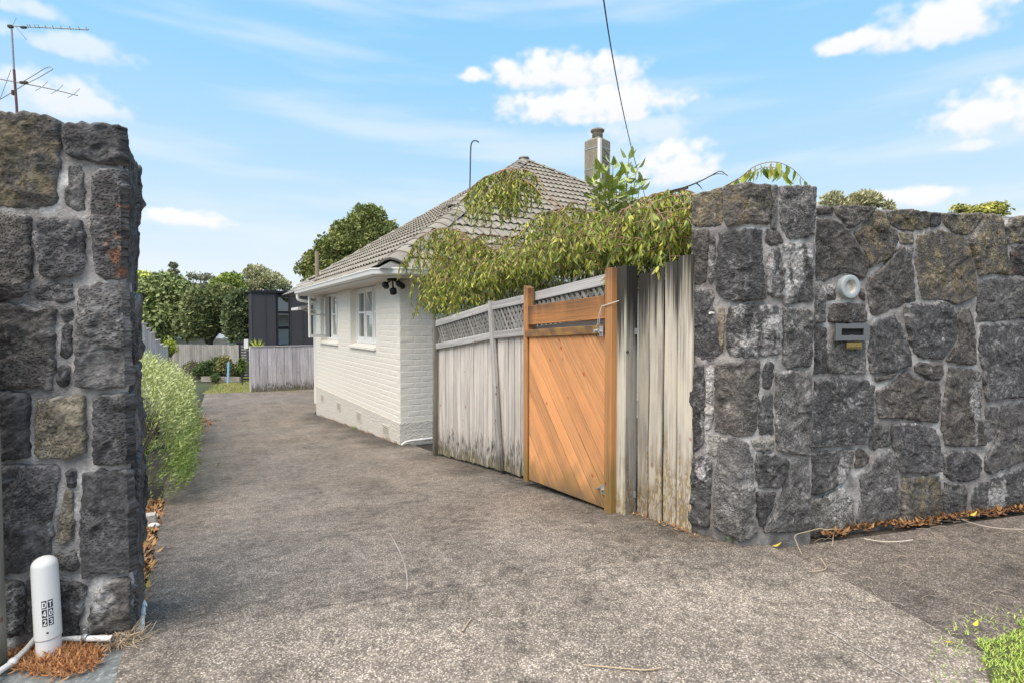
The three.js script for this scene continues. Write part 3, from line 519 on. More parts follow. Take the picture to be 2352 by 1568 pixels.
{ // left pillar, its flank going in along the drive
  const o = [-1.884, -2.610], a = [-0.9825, 0.1865], b = [-0.505, -0.863], map = corner(o, a, [0.1865, 0.9825], b, [0.863, -0.505]);
  const p = thing('stone_pillar', 'dark basalt rubble gate pillar left of the driveway, behind the white bollard', 'pillar');
  const spots = [[-0.53, 0.06, 0.07, 0.08], [-0.12, 0.20, 0.05, 0.10], [-0.17, 0.10, 0.03, 0.12], [-0.48, 0.18, 0.03, 0.14]]; buildWall(p, LEFT_STONES, map, 11, spots);
  const R = rng(4), ys = [[1.68, 2.37], [1.31, 1.655], [0.86, 1.285], [0.30, 0.835], [0.03, 0.28]];
  ys.forEach(([y0, y1], r) => { let s = 0.045; while (s < 0.42) { const e = Math.min(0.47, s + lerp(0.20, 0.34, R())), w = () => (R() - 0.5) * 0.03; const sh = -0.012 + 0.02 * R(); mesh('stone', stoneGeo([[s + w(), y0 + w()], [(s + e) / 2, y0 + w() * 0.5], [e + w(), y0 + w()], [e, (y0 + y1) / 2], [e + w(), y1 + w()], [(s + e) / 2, y1], [s + w(), y1 + w()], [s + w() * 0.5, (y0 + y1) / 2]], (q, y, n) => map(q, y, n + sh), 'dbgdb'[r], 60 + r * 7 + Math.round(s * 10)), M.stone, p); s = e + 0.022; } });
  mesh('mortar', [mortarGeo(-1.1, 0.48, (s) => (s < 0 ? lerp(2.41, 2.455, clamp01(-s / 0.6)) : 2.36), map, 3, 0.022, spots), core([[-1.905, -2.635], [-2.96, -2.43], [-3.05, -2.9], [-2.12, -3.03]], -0.2, 2.36)], M.mortar, p);
}
{ // right pillar: a flank along the drive, an arris, a face to the street
  const o = [1.549, -3.624], a = [-0.6496, -0.7603], b = [0.9722, -0.2341], map = corner(o, a, [-0.7603, 0.6496], b, [0.2341, 0.9722]);
  const p = thing('stone_pillar', 'grey basalt rubble gate pillar with a sharp corner, between the plank fence and the letter box wall', 'pillar');
  const spots = [[-0.235, 0.78, 0.035, 0.22], [-0.25, 0.45, 0.05, 0.1], [0.36, 1.95, 0.10, 0.2], [0.20, 1.5, 0.12, 0.07]]; buildWall(p, RIGHT_STONES, map, 131, spots);
  mesh('mortar', [mortarGeo(-0.375, 0.556, () => 2.41, map, 9, 0.022, spots), core([[1.32, -3.90], [1.551, -3.645], [2.075, -3.765], [2.17, -4.13], [1.42, -4.17]], -0.2, 2.405)], M.mortar, p);
  mesh('peg', (() => { const g = new THREE.CylinderGeometry(0.008, 0.010, 0.05, 10); g.rotateX(Math.PI / 2); g.rotateY(-0.86); const q = map(-0.20, 1.575, 0.045); g.translate(q.x, q.y, q.z); return g; })(), M.pvc, p);
}
let wallMap;
{ // the wall along the footpath
  const o = [2.073, -3.843], b = [0.9648, -0.2628]; wallMap = (s, y, n) => V(o[0] + b[0] * s + 0.2628 * n, y, o[1] + b[1] * s + 0.9648 * n);
  const p = thing('stone_wall', 'long grey basalt rubble wall along the footpath with the letter slot in it', 'stone wall');
  const spots = [[0.33, 0.33, 0.075, 0.27], [1.62, 0.9, 0.06, 0.3], [0.2, 1.75, 0.1, 0.04], [1.9, 0.12, 0.14, 0.12]]; buildWall(p, WALL_STONES, wallMap, 211, spots);
  const R = rng(8);   // on past the picture's edge
  for (let x = 0; x < 5; x++) for (let y = 0; y < 6; y++) { const w = () => (R() - 0.5) * 0.05, s = 2.40 + x * 0.42 + (y % 2) * 0.12, h = y * 0.395; mesh('stone', stoneGeo([[s + w(), h + 0.01], [s + 0.39 + w(), h + 0.01], [s + 0.39 + w(), h + 0.37], [s + w(), h + 0.37]], wallMap, 'dgbsg'[(x + y) % 5], 300 + x * 7 + y), M.stone, p); }
  const back = (s, n) => { const q = wallMap(s, 0, n); return [q.x, q.z]; };
  mesh('mortar', [mortarGeo(-0.06, 4.55, (s) => lerp(2.335, 2.36, clamp01(s / 2.3)), wallMap, 21, 0.03, spots), core([back(-0.06, -0.012), back(4.55, -0.012), back(4.55, -0.36), back(-0.06, -0.36)], -0.2, 2.325)], M.mortar, p);
}
// ------------------------------------------------------------------ the painted brick house
const E1 = [-0.528, -0.849], E2 = [0.849, -0.528], HC = [-1.973, -9.495];
const HP = (t, i, y) => V(HC[0] + E1[0] * t + E2[0] * i, y, HC[1] + E1[1] * t + E2[1] * i);       // t: back along the drive, i: in from the drive wall
const hv = (t, i) => V(E1[0] * t + E2[0] * i, 0, E1[1] * t + E2[1] * i);
const houseTurn = Math.atan2(-E2[1], E2[0]);                                                     // turns +x to E2
const house = thing('brick_house', 'cream painted brick bungalow with a grey hipped tile roof behind the timber fence', 'house');
const PL = -0.25, SOF = 2.29, EAVE = 2.43, OVER = 0.42;
const hbox = (t0, t1, i0, i1, y0, y1) => { const g = new THREE.BoxGeometry(i1 - i0, y1 - y0, t1 - t0); g.rotateY(houseTurn); const p = HP((t0 + t1) / 2, (i0 + i1) / 2, (y0 + y1) / 2); g.translate(p.x, p.y, p.z); const P = g.attributes.position, U = g.attributes.uv; for (let k = 0; k < P.count; k++) { const x = P.getX(k) - HC[0], z = P.getZ(k) - HC[1]; U.setXY(k, x * (E1[0] + E2[0] * 0.99) + z * (E1[1] + E2[1] * 0.99), P.getY(k)); } return g; };
const WIN = [{ t0: 1.36, t1: 3.18 }, { t0: 4.30, t1: 6.15 }], WY0 = 1.03, WTH = 0.24;
{ // walls with real openings, standing on a rough plinth
  const g = []; const rows = [[-0.25, WY0], [WY0, SOF + 0.02]];
  g.push(hbox(0, 6.72, 0, WTH, PL, WY0)); let t = 0; for (const w of WIN) { g.push(hbox(t, w.t0, 0, WTH, WY0, SOF + 0.02)); t = w.t1; } g.push(hbox(t, 6.72, 0, WTH, WY0, SOF + 0.02));
  g.push(hbox(0.0, WTH, WTH, 15, PL, SOF + 0.02)); g.push(hbox(6.72 - WTH, 6.72, WTH, 0.5, PL, SOF + 0.02)); g.push(hbox(6.72, 9.5, 0.5, 0.5 + WTH, -1.5, 2.6)); g.push(hbox(9.26, 9.5, 0.5 + WTH, 15, -1.5, 2.6)); g.push(hbox(WTH, 9.26, 14.76, 15, -1.2, 2.4));
  mesh('wall', g, M.paint, house);
  const pg = [hbox(-0.018, 6.738, -0.018, WTH, -1.5, PL), hbox(-0.018, WTH, WTH, 15, -1.5, PL)]; mesh('plinth', pg, M.plinth, house);
}
{ // bricks, each with its paint-filled joints; those nearest the street one by one
  const R = rng(21), LB = 0.262, HB = 0.1016, all = [];
  const bg = [0, 1, 2, 3].map((k) => { const r = rng(70 + k), a = LB / 2 - 0.006, b = HB / 2 - 0.005, d = 0.0036, e = 0.008; const P = [[-a, -b, 0], [a, -b, 0], [a, b, 0], [-a, b, 0]], Q = [[-a + e, -b + e, d], [a - e, -b + e, d], [a - e, b - e, d], [-a + e, b - e, d]].map((q) => [q[0] + (r() - 0.5) * 0.008, q[1] + (r() - 0.5) * 0.007, d + (r() - 0.5) * 0.004]);
    const pos = [], tri = (x, y, z) => pos.push(...x, ...y, ...z); tri(Q[0], Q[1], Q[2]); tri(Q[0], Q[2], Q[3]); for (let i = 0; i < 4; i++) { const j = (i + 1) % 4; tri(P[i], P[j], Q[j]); tri(P[i], Q[j], Q[i]); }
    const g = new THREE.BufferGeometry(); g.setAttribute('position', new THREE.Float32BufferAttribute(pos, 3)); g.setAttribute('uv', new THREE.Float32BufferAttribute(pos.filter((_, i) => i % 3 < 2).map((v, i) => v + (i % 2 ? 0.3 * k : 0.7 * k)), 2)); g.computeVertexNormals(); return g; });
  const qL = new THREE.Quaternion().setFromRotationMatrix(new THREE.Matrix4().makeBasis(hv(-1, 0), V(0, 1, 0), hv(0, -1))), qF = new THREE.Quaternion().setFromRotationMatrix(new THREE.Matrix4().makeBasis(hv(0, 1), V(0, 1, 0), hv(-1, 0)));
  for (let r = 0; r < 25; r++) {
    const y = PL + (r + 0.5) * HB;
    for (let c = 0; c < 26; c++) { const t = (c + 0.5) * LB + (r % 2 ? 0 : -LB / 2), lo = t - LB / 2, hi = t + LB / 2; if (lo < -0.01 || hi > 6.72) continue; if (y > WY0 - 0.03 && WIN.some((w) => hi > w.t0 - 0.01 && lo < w.t1 + 0.01)) continue; all.push([HP(t, 0.0, y), qL, Math.hypot(HC[0] + E1[0] * t, HC[1] + E1[1] * t) + (t > 5.5 ? 2 : 0)]); }
    for (let c = 0; c < 5; c++) { const i = (c + 0.5) * LB + (r % 2 ? -LB / 2 : 0); if (i - LB / 2 < -0.01) continue; all.push([HP(0.0, i, y), qF, c < 3 ? 1 : 30]); }
  }
  all.sort((a, b) => a[2] - b[2]); const rest = [];
  all.forEach(([p, q], k) => { if (k < 300) { const m = mesh('brick', bg[k % 4], M.paint, house); m.position.copy(p); m.quaternion.copy(q); m.scale.x = 1 - 0.02 * R(); } else rest.push([mat4(p, q, 1)]); });
  instances('bricks', bg[1], M.paint, rest, house, 'stuff');
}
for (const t of [0.73, 2.50, 4.19, 5.93]) { // vents in the plinth
  const v = new THREE.Group(); v.name = 'vent'; house.add(v); const y = -0.495;
  mesh('vent_frame', [hbox(t - 0.17, t + 0.17, -0.032, -0.018, y - 0.10, y - 0.085), hbox(t - 0.17, t + 0.17, -0.032, -0.018, y + 0.085, y + 0.10), hbox(t - 0.17, t - 0.15, -0.032, -0.018, y - 0.085, y + 0.085), hbox(t + 0.15, t + 0.17, -0.032, -0.018, y - 0.085, y + 0.085)], M.cream, v);
  for (let k = 0; k < 4; k++) mesh('slat', hbox(t - 0.15, t + 0.15, -0.029, -0.0205, y - 0.072 + k * 0.041, y - 0.05 + k * 0.041), M.cream, v);
  mesh('backing', hbox(t - 0.15, t + 0.15, -0.0195, -0.0185, y - 0.085, y + 0.085), M.dark, v);
}
// ---- windows: frames set back in the openings, three lights each
function pane(parent, t0, t1, y0, y1, i, name = 'pane') { return mesh(name, hbox(t0, t1, i, i + 0.004, y0, y1), M.glass, parent); }
function sash(parent, t0, t1, y0, y1, i, w = 0.05, mid) {
  const s = new THREE.Group(); s.name = 'sash'; parent.add(s); const g = [hbox(t0, t0 + w, i, i + 0.04, y0, y1), hbox(t1 - w, t1, i, i + 0.04, y0, y1), hbox(t0 + w, t1 - w, i, i + 0.04, y0, y0 + w * 1.5), hbox(t0 + w, t1 - w, i, i + 0.04, y1 - w, y1)]; if (mid) g.push(hbox(t0 + w, t1 - w, i, i + 0.04, mid - 0.02, mid + 0.02));
  const f = mesh('sash', g, M.white, parent); parent.remove(s); return f;
}
WIN.forEach((w, n) => {
  const o = new THREE.Group(); o.name = 'window'; house.add(o); const i = 0.13, y0 = WY0 + 0.06, y1 = SOF - 0.01, a = w.t0, b = w.t1, third = (b - a - 0.1) / 3;
  mesh('frame', [hbox(a, a + 0.05, i, i + 0.09, y0, y1), hbox(b - 0.05, b, i, i + 0.09, y0, y1), hbox(a + 0.05, b - 0.05, i, i + 0.09, y1 - 0.05, y1), hbox(a + 0.05, b - 0.05, i, i + 0.09, y0, y0 + 0.05), hbox(a + 0.05 + third - 0.02, a + 0.05 + third + 0.02, i, i + 0.09, y0 + 0.05, y1 - 0.05), hbox(b - 0.05 - third - 0.02, b - 0.05 - third + 0.02, i, i + 0.09, y0 + 0.05, y1 - 0.05)], M.white, o);
  // sloping sill
  mesh('sill', (() => { const g = hbox(a - 0.02, b + 0.02, -0.05, 0.14, WY0 - 0.05, WY0 + 0.055), P = g.attributes.position; for (let k = 0; k < P.count; k++) { const d = (P.getX(k) - HC[0]) * E2[0] + (P.getZ(k) - HC[1]) * E2[1]; if (P.getY(k) > WY0 && d < 0.05) P.setY(k, WY0 - 0.01); } g.computeVertexNormals(); return g; })(), M.paint, o);
  const L = [[a + 0.07, a + 0.05 + third - 0.02], [a + 0.05 + third + 0.02, b - 0.05 - third - 0.02], [b - 0.05 - third + 0.02, b - 0.05]], mid = y0 + 0.05 + (y1 - y0 - 0.1) * 0.56;
  L.forEach(([p, q], k) => {
    const open = n === 0 ? k === 1 : k === 2;
    if (!open) { sash(o, p, q, y0 + 0.052, y1 - 0.052, i + 0.03, 0.05, mid); pane(o, p + 0.04, q - 0.04, y0 + 0.11, y1 - 0.09, i + 0.05); return; }
    if (n === 0) { // lower light fixed, fanlight hinged at its head and pushed out
      sash(o, p, q, y0 + 0.052, mid - 0.02, i + 0.03, 0.05); pane(o, p + 0.04, q - 0.04, y0 + 0.11, mid - 0.05, i + 0.05); mesh('transom', hbox(p, q, i + 0.01, i + 0.08, mid - 0.02, mid + 0.02), M.white, o);
      const f = sash(o, p, q, mid + 0.022, y1 - 0.052, i + 0.02, 0.05), pn = pane(o, p + 0.04, q - 0.04, mid + 0.08, y1 - 0.09, i + 0.036);
      const hinge = HP((p + q) / 2, i + 0.02, y1 - 0.052), ax = hv(1, 0).normalize(), Q = new THREE.Quaternion().setFromAxisAngle(ax, -0.30); for (const m of [f, pn]) { m.geometry.translate(-hinge.x, -hinge.y, -hinge.z); m.geometry.applyQuaternion(Q); m.geometry.translate(hinge.x, hinge.y, hinge.z); }
    } else { // casement swung out towards the drive
      const f = sash(o, p, q, y0 + 0.052, y1 - 0.052, i + 0.0, 0.055, mid), pn = pane(o, p + 0.05, q - 0.05, y0 + 0.12, y1 - 0.10, i + 0.018), st = mesh('stay', hbox(p + 0.03, q - 0.05, i - 0.012, i - 0.002, mid - 0.008, mid + 0.008), M.dark, o);
      const hinge = HP(q, i, 0), Q = new THREE.Quaternion().setFromAxisAngle(V(0, 1, 0), -1.12); for (const m of [f, pn, st]) { m.geometry.translate(-hinge.x, 0, -hinge.z); m.geometry.applyQuaternion(Q); m.geometry.translate(hinge.x, 0, hinge.z); }
    }
  });
  mesh('curtain', [hbox(b - 0.62, b - 0.06, 0.34, 0.36, WY0, SOF), hbox(a + 0.05, a + 0.35, 0.34, 0.36, WY0, SOF)], M.blind, o);
  mesh('room', [hbox(a - 0.1, b + 0.1, 1.3, 1.32, 0.6, 2.4), hbox(a - 0.1, b + 0.1, 0.3, 1.3, 0.58, 0.6), hbox(a - 0.1, b + 0.1, 0.25, 1.3, 2.35, 2.37), hbox(a - 0.12, a - 0.1, 0.25, 1.3, 0.6, 2.35), hbox(b + 0.1, b + 0.12, 0.25, 1.3, 0.6, 2.35)], std({ color: lin(0.12, 0.11, 0.10), roughness: 0.9 }), o);
});
// ---- eaves: soffit, fascia, gutters
const hp2 = (t, i) => { const p = HP(t, i, 0); return [p.x, p.z]; };
const eavePath = (d, tEnd) => [hp2(-d, 15.4), hp2(-d, -d + 0.30), hp2(-d + 0.30, -d), hp2(tEnd, -d)];
mesh('soffit', (() => { const s = new THREE.Shape([hp2(-OVER + 0.02, 15.3), hp2(-OVER + 0.02, -OVER + 0.28), hp2(-OVER + 0.28, -OVER + 0.02), hp2(7.1, -OVER + 0.02), hp2(7.1, 0.6), hp2(0.1, 0.6), hp2(0.1, 15.3)].map(([x, z]) => new THREE.Vector2(x, -z))); const g = new THREE.ExtrudeGeometry(s, { depth: 0.02, bevelEnabled: false }); g.rotateX(-Math.PI / 2); g.translate(0, SOF, 0); return g; })(), M.cream, house);
mesh('fascia', sweep([[0, -0.02], [0.025, -0.02], [0.025, 0.13], [0, 0.13]], eavePath(OVER, 6.78), SOF), M.cream, house);
const gutterProfile = [[0.028, 0.005], [0.09, 0.005], [0.125, 0.03], [0.135, 0.10], [0.148, 0.105], [0.148, 0.125], [0.132, 0.128], [0.122, 0.035], [0.05, 0.018], [0.028, 0.12]];
mesh('gutter', sweep(gutterProfile, eavePath(OVER, 6.80), SOF + 0.015), M.white, house);
for (const t of [0.6, 1.5, 2.4, 3.3, 4.2, 5.1, 6.0]) mesh('gutter_bracket', [hbox(t - 0.012, t + 0.012, -OVER - 0.155, -OVER - 0.02, SOF + 0.13, SOF + 0.15)], M.white, house);
mesh('downpipe', tube([HP(6.62, -OVER - 0.08, SOF + 0.02), HP(6.62, -OVER - 0.06, SOF - 0.12), HP(6.6, -0.25, SOF - 0.17), HP(6.58, 0.03, SOF - 0.19)], 0.042, 20, 10), M.white, house);
const gy2 = EAVE + 0.25 - 0.14;
mesh('gutter', sweep(gutterProfile, [hp2(6.25, -OVER + 0.42), hp2(9.5, -OVER + 0.42)], gy2), M.white, house);
mesh('soffit', [hbox(6.9, 9.9, -0.02, 0.55, gy2 - 0.02, gy2)], M.cream, house);
// ---- roof: two planes that show, tiles lapped over one another, capped hips
const PITCH_R = Math.atan(0.636), AP = 7.97, roof = new THREE.Group(); roof.name = 'roof'; house.add(roof);
const RP = (t, i, y) => HP(t - OVER - 0.05, i - OVER - 0.05, y);        // t, i measured from the eaves corner
const RY = (d) => EAVE - 0.02 + d * 0.636;
{
  const tri = (...p) => { const g = new THREE.BufferGeometry(); g.setAttribute('position', new THREE.Float32BufferAttribute(p.flatMap((v) => v.toArray()), 3)); g.setAttribute('uv', new THREE.Float32BufferAttribute(new Float32Array(p.length * 2), 2)); g.computeVertexNormals(); return g; };
  const apex = RP(AP, AP, RY(AP)), c0 = RP(0, 0, RY(0)), cr = RP(0, 2 * AP, RY(0)), cl = RP(9.98, 0.0, RY(0)), br = RP(2 * AP, 2 * AP, RY(0));
  const deck = [tri(c0, cr, apex), tri(c0, apex, cl), tri(cr, br, apex), tri(cl, apex, br)].map((g) => { g.setAttribute('color', new THREE.Float32BufferAttribute(new Float32Array(g.attributes.position.count * 3).fill(0.5), 3)); return g; });
  mesh('roof_deck', deck, M.tile, roof);
  // tile: two rolls, a thick front edge coloured dark to paint in its shade
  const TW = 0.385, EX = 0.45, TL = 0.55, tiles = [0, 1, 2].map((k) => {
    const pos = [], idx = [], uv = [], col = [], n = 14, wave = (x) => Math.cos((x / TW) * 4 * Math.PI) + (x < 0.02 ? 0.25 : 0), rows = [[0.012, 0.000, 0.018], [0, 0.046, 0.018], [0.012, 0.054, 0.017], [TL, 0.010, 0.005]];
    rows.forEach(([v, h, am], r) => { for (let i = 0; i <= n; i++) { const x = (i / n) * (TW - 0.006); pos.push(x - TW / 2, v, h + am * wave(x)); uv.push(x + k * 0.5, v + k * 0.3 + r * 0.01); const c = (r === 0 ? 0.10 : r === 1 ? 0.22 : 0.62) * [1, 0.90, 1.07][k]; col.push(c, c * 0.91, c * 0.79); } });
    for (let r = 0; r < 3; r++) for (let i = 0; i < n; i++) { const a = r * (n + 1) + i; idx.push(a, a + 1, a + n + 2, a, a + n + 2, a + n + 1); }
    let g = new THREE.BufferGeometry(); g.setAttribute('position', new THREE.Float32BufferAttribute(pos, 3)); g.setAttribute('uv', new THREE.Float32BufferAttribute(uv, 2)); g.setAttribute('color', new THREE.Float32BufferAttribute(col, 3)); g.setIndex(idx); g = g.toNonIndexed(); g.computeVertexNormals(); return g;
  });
  const up = Math.cos(PITCH_R), ri = Math.sin(PITCH_R), all = [], R = rng(31);
  const qF = new THREE.Quaternion().setFromRotationMatrix(new THREE.Matrix4().makeBasis(hv(0, 1), hv(up, 0).setY(ri), hv(-ri, 0).setY(up))), qL = new THREE.Quaternion().setFromRotationMatrix(new THREE.Matrix4().makeBasis(hv(-1, 0), hv(0, up).setY(ri), hv(0, -ri).setY(up)));
  const jig = () => new THREE.Quaternion().setFromEuler(new THREE.Euler((R() - 0.5) * 0.02, (R() - 0.5) * 0.015, (R() - 0.5) * 0.012));
  for (let r = 0; r < 22; r++) {
    const d = r * EX * up - 0.03, d2 = d + 0.2;
    for (let c = 0; c < 44; c++) { const x = (c + 0.5 + (r % 2 ? 0.5 : 0)) * TW; if (x > d2 + 0.10 && x < 2 * AP - d2 - 0.05) { const p = RP(d, x, RY(d)); all.push({ p, q: qF.clone().multiply(jig()), f: 1 }); } }
    for (let c = 0; c < 30; c++) { const t = (c + 0.5 + (r % 2 ? 0.5 : 0)) * TW, tMax = lerp(9.98, AP, d2 / AP); if (t > d2 + 0.10 && t < tMax + 0.02 && !(d < 0.37 && t > 7.62)) { const p = RP(t, d, RY(d)); all.push({ p, q: qL.clone().multiply(jig()), f: 0 }); } }
  }
  // the tiles one can pick out singly: those of the front slope above the weeping tree, then the nearest of the side slope
  const seen = (a) => { const q = a.p.clone().sub(V(0, 1.5, 0)), u = 1176 + (1240 * q.x) / -q.z, v = 744 - (1240 * q.y) / -q.z; a.k = a.f ? (v < 590 && u < 1480 && (v < 520 || u < 1080) ? -q.z * 0.2 : 60 - q.z) : (-q.z) * 0.9; return a; };
  all.map(seen).sort((a, b) => a.k - b.k); const rest = [];
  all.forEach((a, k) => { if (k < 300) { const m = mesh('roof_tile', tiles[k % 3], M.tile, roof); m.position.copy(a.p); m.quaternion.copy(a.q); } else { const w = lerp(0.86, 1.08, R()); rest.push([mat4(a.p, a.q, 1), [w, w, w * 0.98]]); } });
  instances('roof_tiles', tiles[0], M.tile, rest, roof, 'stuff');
  // hip caps: half-round lengths lapped up the hip
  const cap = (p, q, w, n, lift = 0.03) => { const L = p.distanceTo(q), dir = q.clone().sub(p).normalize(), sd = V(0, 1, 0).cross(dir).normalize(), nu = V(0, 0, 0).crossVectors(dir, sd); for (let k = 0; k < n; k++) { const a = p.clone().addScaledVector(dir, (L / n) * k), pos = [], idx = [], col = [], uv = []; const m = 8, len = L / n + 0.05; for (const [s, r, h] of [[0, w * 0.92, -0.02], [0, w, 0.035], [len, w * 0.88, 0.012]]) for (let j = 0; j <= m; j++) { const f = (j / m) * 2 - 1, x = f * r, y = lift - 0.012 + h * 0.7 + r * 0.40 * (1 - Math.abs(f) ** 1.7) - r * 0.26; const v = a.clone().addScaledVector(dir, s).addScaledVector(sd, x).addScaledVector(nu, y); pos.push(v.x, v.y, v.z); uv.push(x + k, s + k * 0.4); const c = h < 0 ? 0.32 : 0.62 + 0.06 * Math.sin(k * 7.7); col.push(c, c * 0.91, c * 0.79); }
    for (let r = 0; r < 2; r++) for (let j = 0; j < m; j++) { const b = r * (m + 1) + j; idx.push(b, b + 1, b + m + 2, b, b + m + 2, b + m + 1); } let g = new THREE.BufferGeometry(); g.setAttribute('position', new THREE.Float32BufferAttribute(pos, 3)); g.setAttribute('uv', new THREE.Float32BufferAttribute(uv, 2)); g.setAttribute('color', new THREE.Float32BufferAttribute(col, 3)); g.setIndex(idx); g = g.toNonIndexed(); g.computeVertexNormals(); mesh('hip_cap', g, M.tile, roof); } };
  cap(RP(0.22, 0.22, RY(0.22)), apex, 0.25, 30); cap(cr, apex, 0.24, 30); cap(RP(9.62, 0.42, RY(0.4)), apex, 0.24, 26);
  cap(RP(4.35, 3.35, RY(3.35)), RP(5.95, 5.35, RY(5.35) + 0.05), 0.30, 7, 0.06);
  mesh('ridge_knob', (() => { const g = new THREE.SphereGeometry(0.17, 12, 8); g.scale(1.2, 0.4, 1.2); g.translate(apex.x, apex.y + 0.03, apex.z); g.setAttribute('color', new THREE.Float32BufferAttribute(new Float32Array(g.attributes.position.count * 3).fill(0.6), 3)); return g; })(), M.tile, roof);
}
{ // chimney behind the hip: rendered stack, shoulders, pot, wire bands and a pale flue strip on its arris
  const c = new THREE.Group(); c.name = 'chimney'; house.add(c); const d = 20.6, b = at(1372, 410, d), top = at(1372, 322, d).y, k = d / 1240, w = 41 * k, turn = houseTurn + 0.22; c.position.set(b.x, 0, b.z); c.rotation.y = turn;
  const stack = std({ map: T.tile, color: lin(0.62, 0.57, 0.45), roughness: 0.95, bumpMap: T.paintBump, bumpScale: 0.03 });
  mesh('stack', (() => { const y0 = 5.2, h = top - 0.07 - y0, g = []; g.push(box(w, h, w, 0, y0 + h / 2, 0)); const s = new THREE.CylinderGeometry(w * 0.36, w * 0.7071, 0.13, 4, 1); s.rotateY(Math.PI / 4); s.translate(0, top - 0.005, 0); g.push(s); return g; })(), stack, c);
  mesh('pot', (() => { const g = new THREE.LatheGeometry([[0, 0], [0.20, 0], [0.195, 0.24], [0.255, 0.26], [0.26, 0.32], [0.17, 0.37], [0, 0.38]].map(([x, y]) => new THREE.Vector2(x, y)), 20); g.translate(0, top + 0.05, 0); return g; })(), stack, c);
  for (const v of [345, 392]) mesh('band', box(w + 0.02, 0.03, w + 0.02, 0, at(1372, v, d).y, 0), M.zinc, c);
  mesh('flue_strip', box(0.11, at(0, 328, d).y - 6.3, 0.11, -w / 2 + 0.02, (at(0, 328, d).y + 6.3) / 2, w / 2 + 0.0), M.white, c);
  mesh('crack', [0, 1, 2, 3, 4].map((i) => { const y = at(0, 350 + i * 9, d).y; return tube([[w * (-0.1 + 0.1 * Math.sin(i * 2)), y, w / 2 + 0.004], [w * (0.1 + 0.05 * i), y - 0.05, w / 2 + 0.006], [w * 0.35, y - 0.13, w / 2 + 0.004]], 0.012, 8, 4); }), M.darkBark, c);
}
{ // brown vent pipe and the goose-neck service mast
  const p = at(728, 640, 15.4); mesh('vent_pipe', (() => { const y1 = at(728, 578, 15.4).y, g = new THREE.CylinderGeometry(0.055, 0.055, y1 - p.y + 0.5, 14); g.translate(p.x, (y1 + p.y - 0.5) / 2, p.z); return g; })(), std({ color: lin(0.30, 0.235, 0.17), roughness: 0.8 }), house);
  const d = 17.2, q = (u, v) => at(u, v, d); mesh('goose_neck_mast', tube([q(1079, 440), q(1080, 390), q(1081, 345), q(1082.5, 330), q(1086, 324.5), q(1092, 323), q(1100, 327)], 0.022, 40, 8), std({ color: lin(0.05, 0.09, 0.12), roughness: 0.5 }), house);
}
{ // three-headed security light under the soffit
  const o = new THREE.Group(); o.name = 'security_light'; house.add(o); const c = HP(0.02, -0.12, SOF - 0.02); o.position.copy(c);
  mesh('base', new THREE.CylinderGeometry(0.09, 0.10, 0.04, 18), M.black, o);
  const head = (x, y, z, rx, rz, r, l) => { const g = new THREE.LatheGeometry([[0, -l], [r * 0.8, -l], [r, -l * 0.8], [r, l * 0.6], [r * 0.5, l], [0, l]].map(([a, b]) => new THREE.Vector2(a, b)), 18); g.rotateX(rx); g.rotateZ(rz); g.translate(x, y, z); return g; };
  mesh('lamp_head', head(-0.12, -0.10, 0.02, 1.2, 0.2, 0.055, 0.06), M.black, o); mesh('lamp_head', head(0.14, -0.09, 0.03, 0.9, 0.9, 0.05, 0.09), M.black, o); mesh('sensor', head(0.02, -0.20, 0.05, 0.6, 0, 0.06, 0.055), M.black, o);
  mesh('arm', [tube([[-0.03, -0.02, 0], [-0.08, -0.05, 0.01], [-0.11, -0.08, 0.02]], 0.014, 6), tube([[0.03, -0.02, 0], [0.08, -0.05, 0.01], [0.12, -0.08, 0.02]], 0.014, 6), tube([[0, -0.02, 0], [0.01, -0.1, 0.02], [0.02, -0.17, 0.04]], 0.014, 6)], M.black, o);
}
{ // little corrugated hood over the back door
  const o = new THREE.Group(); o.name = 'door_hood'; house.add(o); const t0 = 8.0, t1 = 8.9, pos = [], idx = [], n = 40;
  for (const s of [0, 1]) for (let k = 0; k <= n; k++) { const p = HP(lerp(t0, t1, k / n), lerp(0.49, -0.16, s), lerp(2.32, 1.98, s) + 0.012 * Math.sin(k * 1.9)); pos.push(p.x, p.y, p.z); } for (let k = 0; k < n; k++) idx.push(k, k + 1, k + n + 2, k, k + n + 2, k + n + 1);
  const g = new THREE.BufferGeometry(); g.setAttribute('position', new THREE.Float32BufferAttribute(pos, 3)); g.setIndex(idx); g.computeVertexNormals(); mesh('sheet', g, M.zinc, o);
  for (const t of [t0 + 0.03, t1 - 0.03]) mesh('bracket', [bar(HP(t, 0.49, 2.28), HP(t, -0.16, 1.94), hv(1, 0), 0.05, 0.07), bar(HP(t, 0.49, 1.80), HP(t, 0.0, 1.98), hv(1, 0), 0.05, 0.05)], M.cream, o);
  mesh('hood_gutter', [hbox(t0 - 0.1, t1 + 0.12, -0.26, -0.16, 1.92, 2.0)], M.white, o);
}
tag(mesh('water_pipe', [tube([HP(-0.10, -0.02, -0.615), HP(-0.12, 0.03, -0.575), HP(-0.10, 0.10, -0.565), HP(-0.08, 0.5, -0.565), HP(-0.08, 0.95, -0.555)], 0.019, 30, 10), (() => { const g = new THREE.CylinderGeometry(0.026, 0.026, 0.05, 12); g.rotateZ(Math.PI / 2); g.rotateY(houseTurn); const p = HP(-0.085, 0.36, -0.565); g.translate(p.x, p.y, p.z); return g; })()], M.pvc), 'thin white water pipe lying along the foot of the house corner', 'pipe');
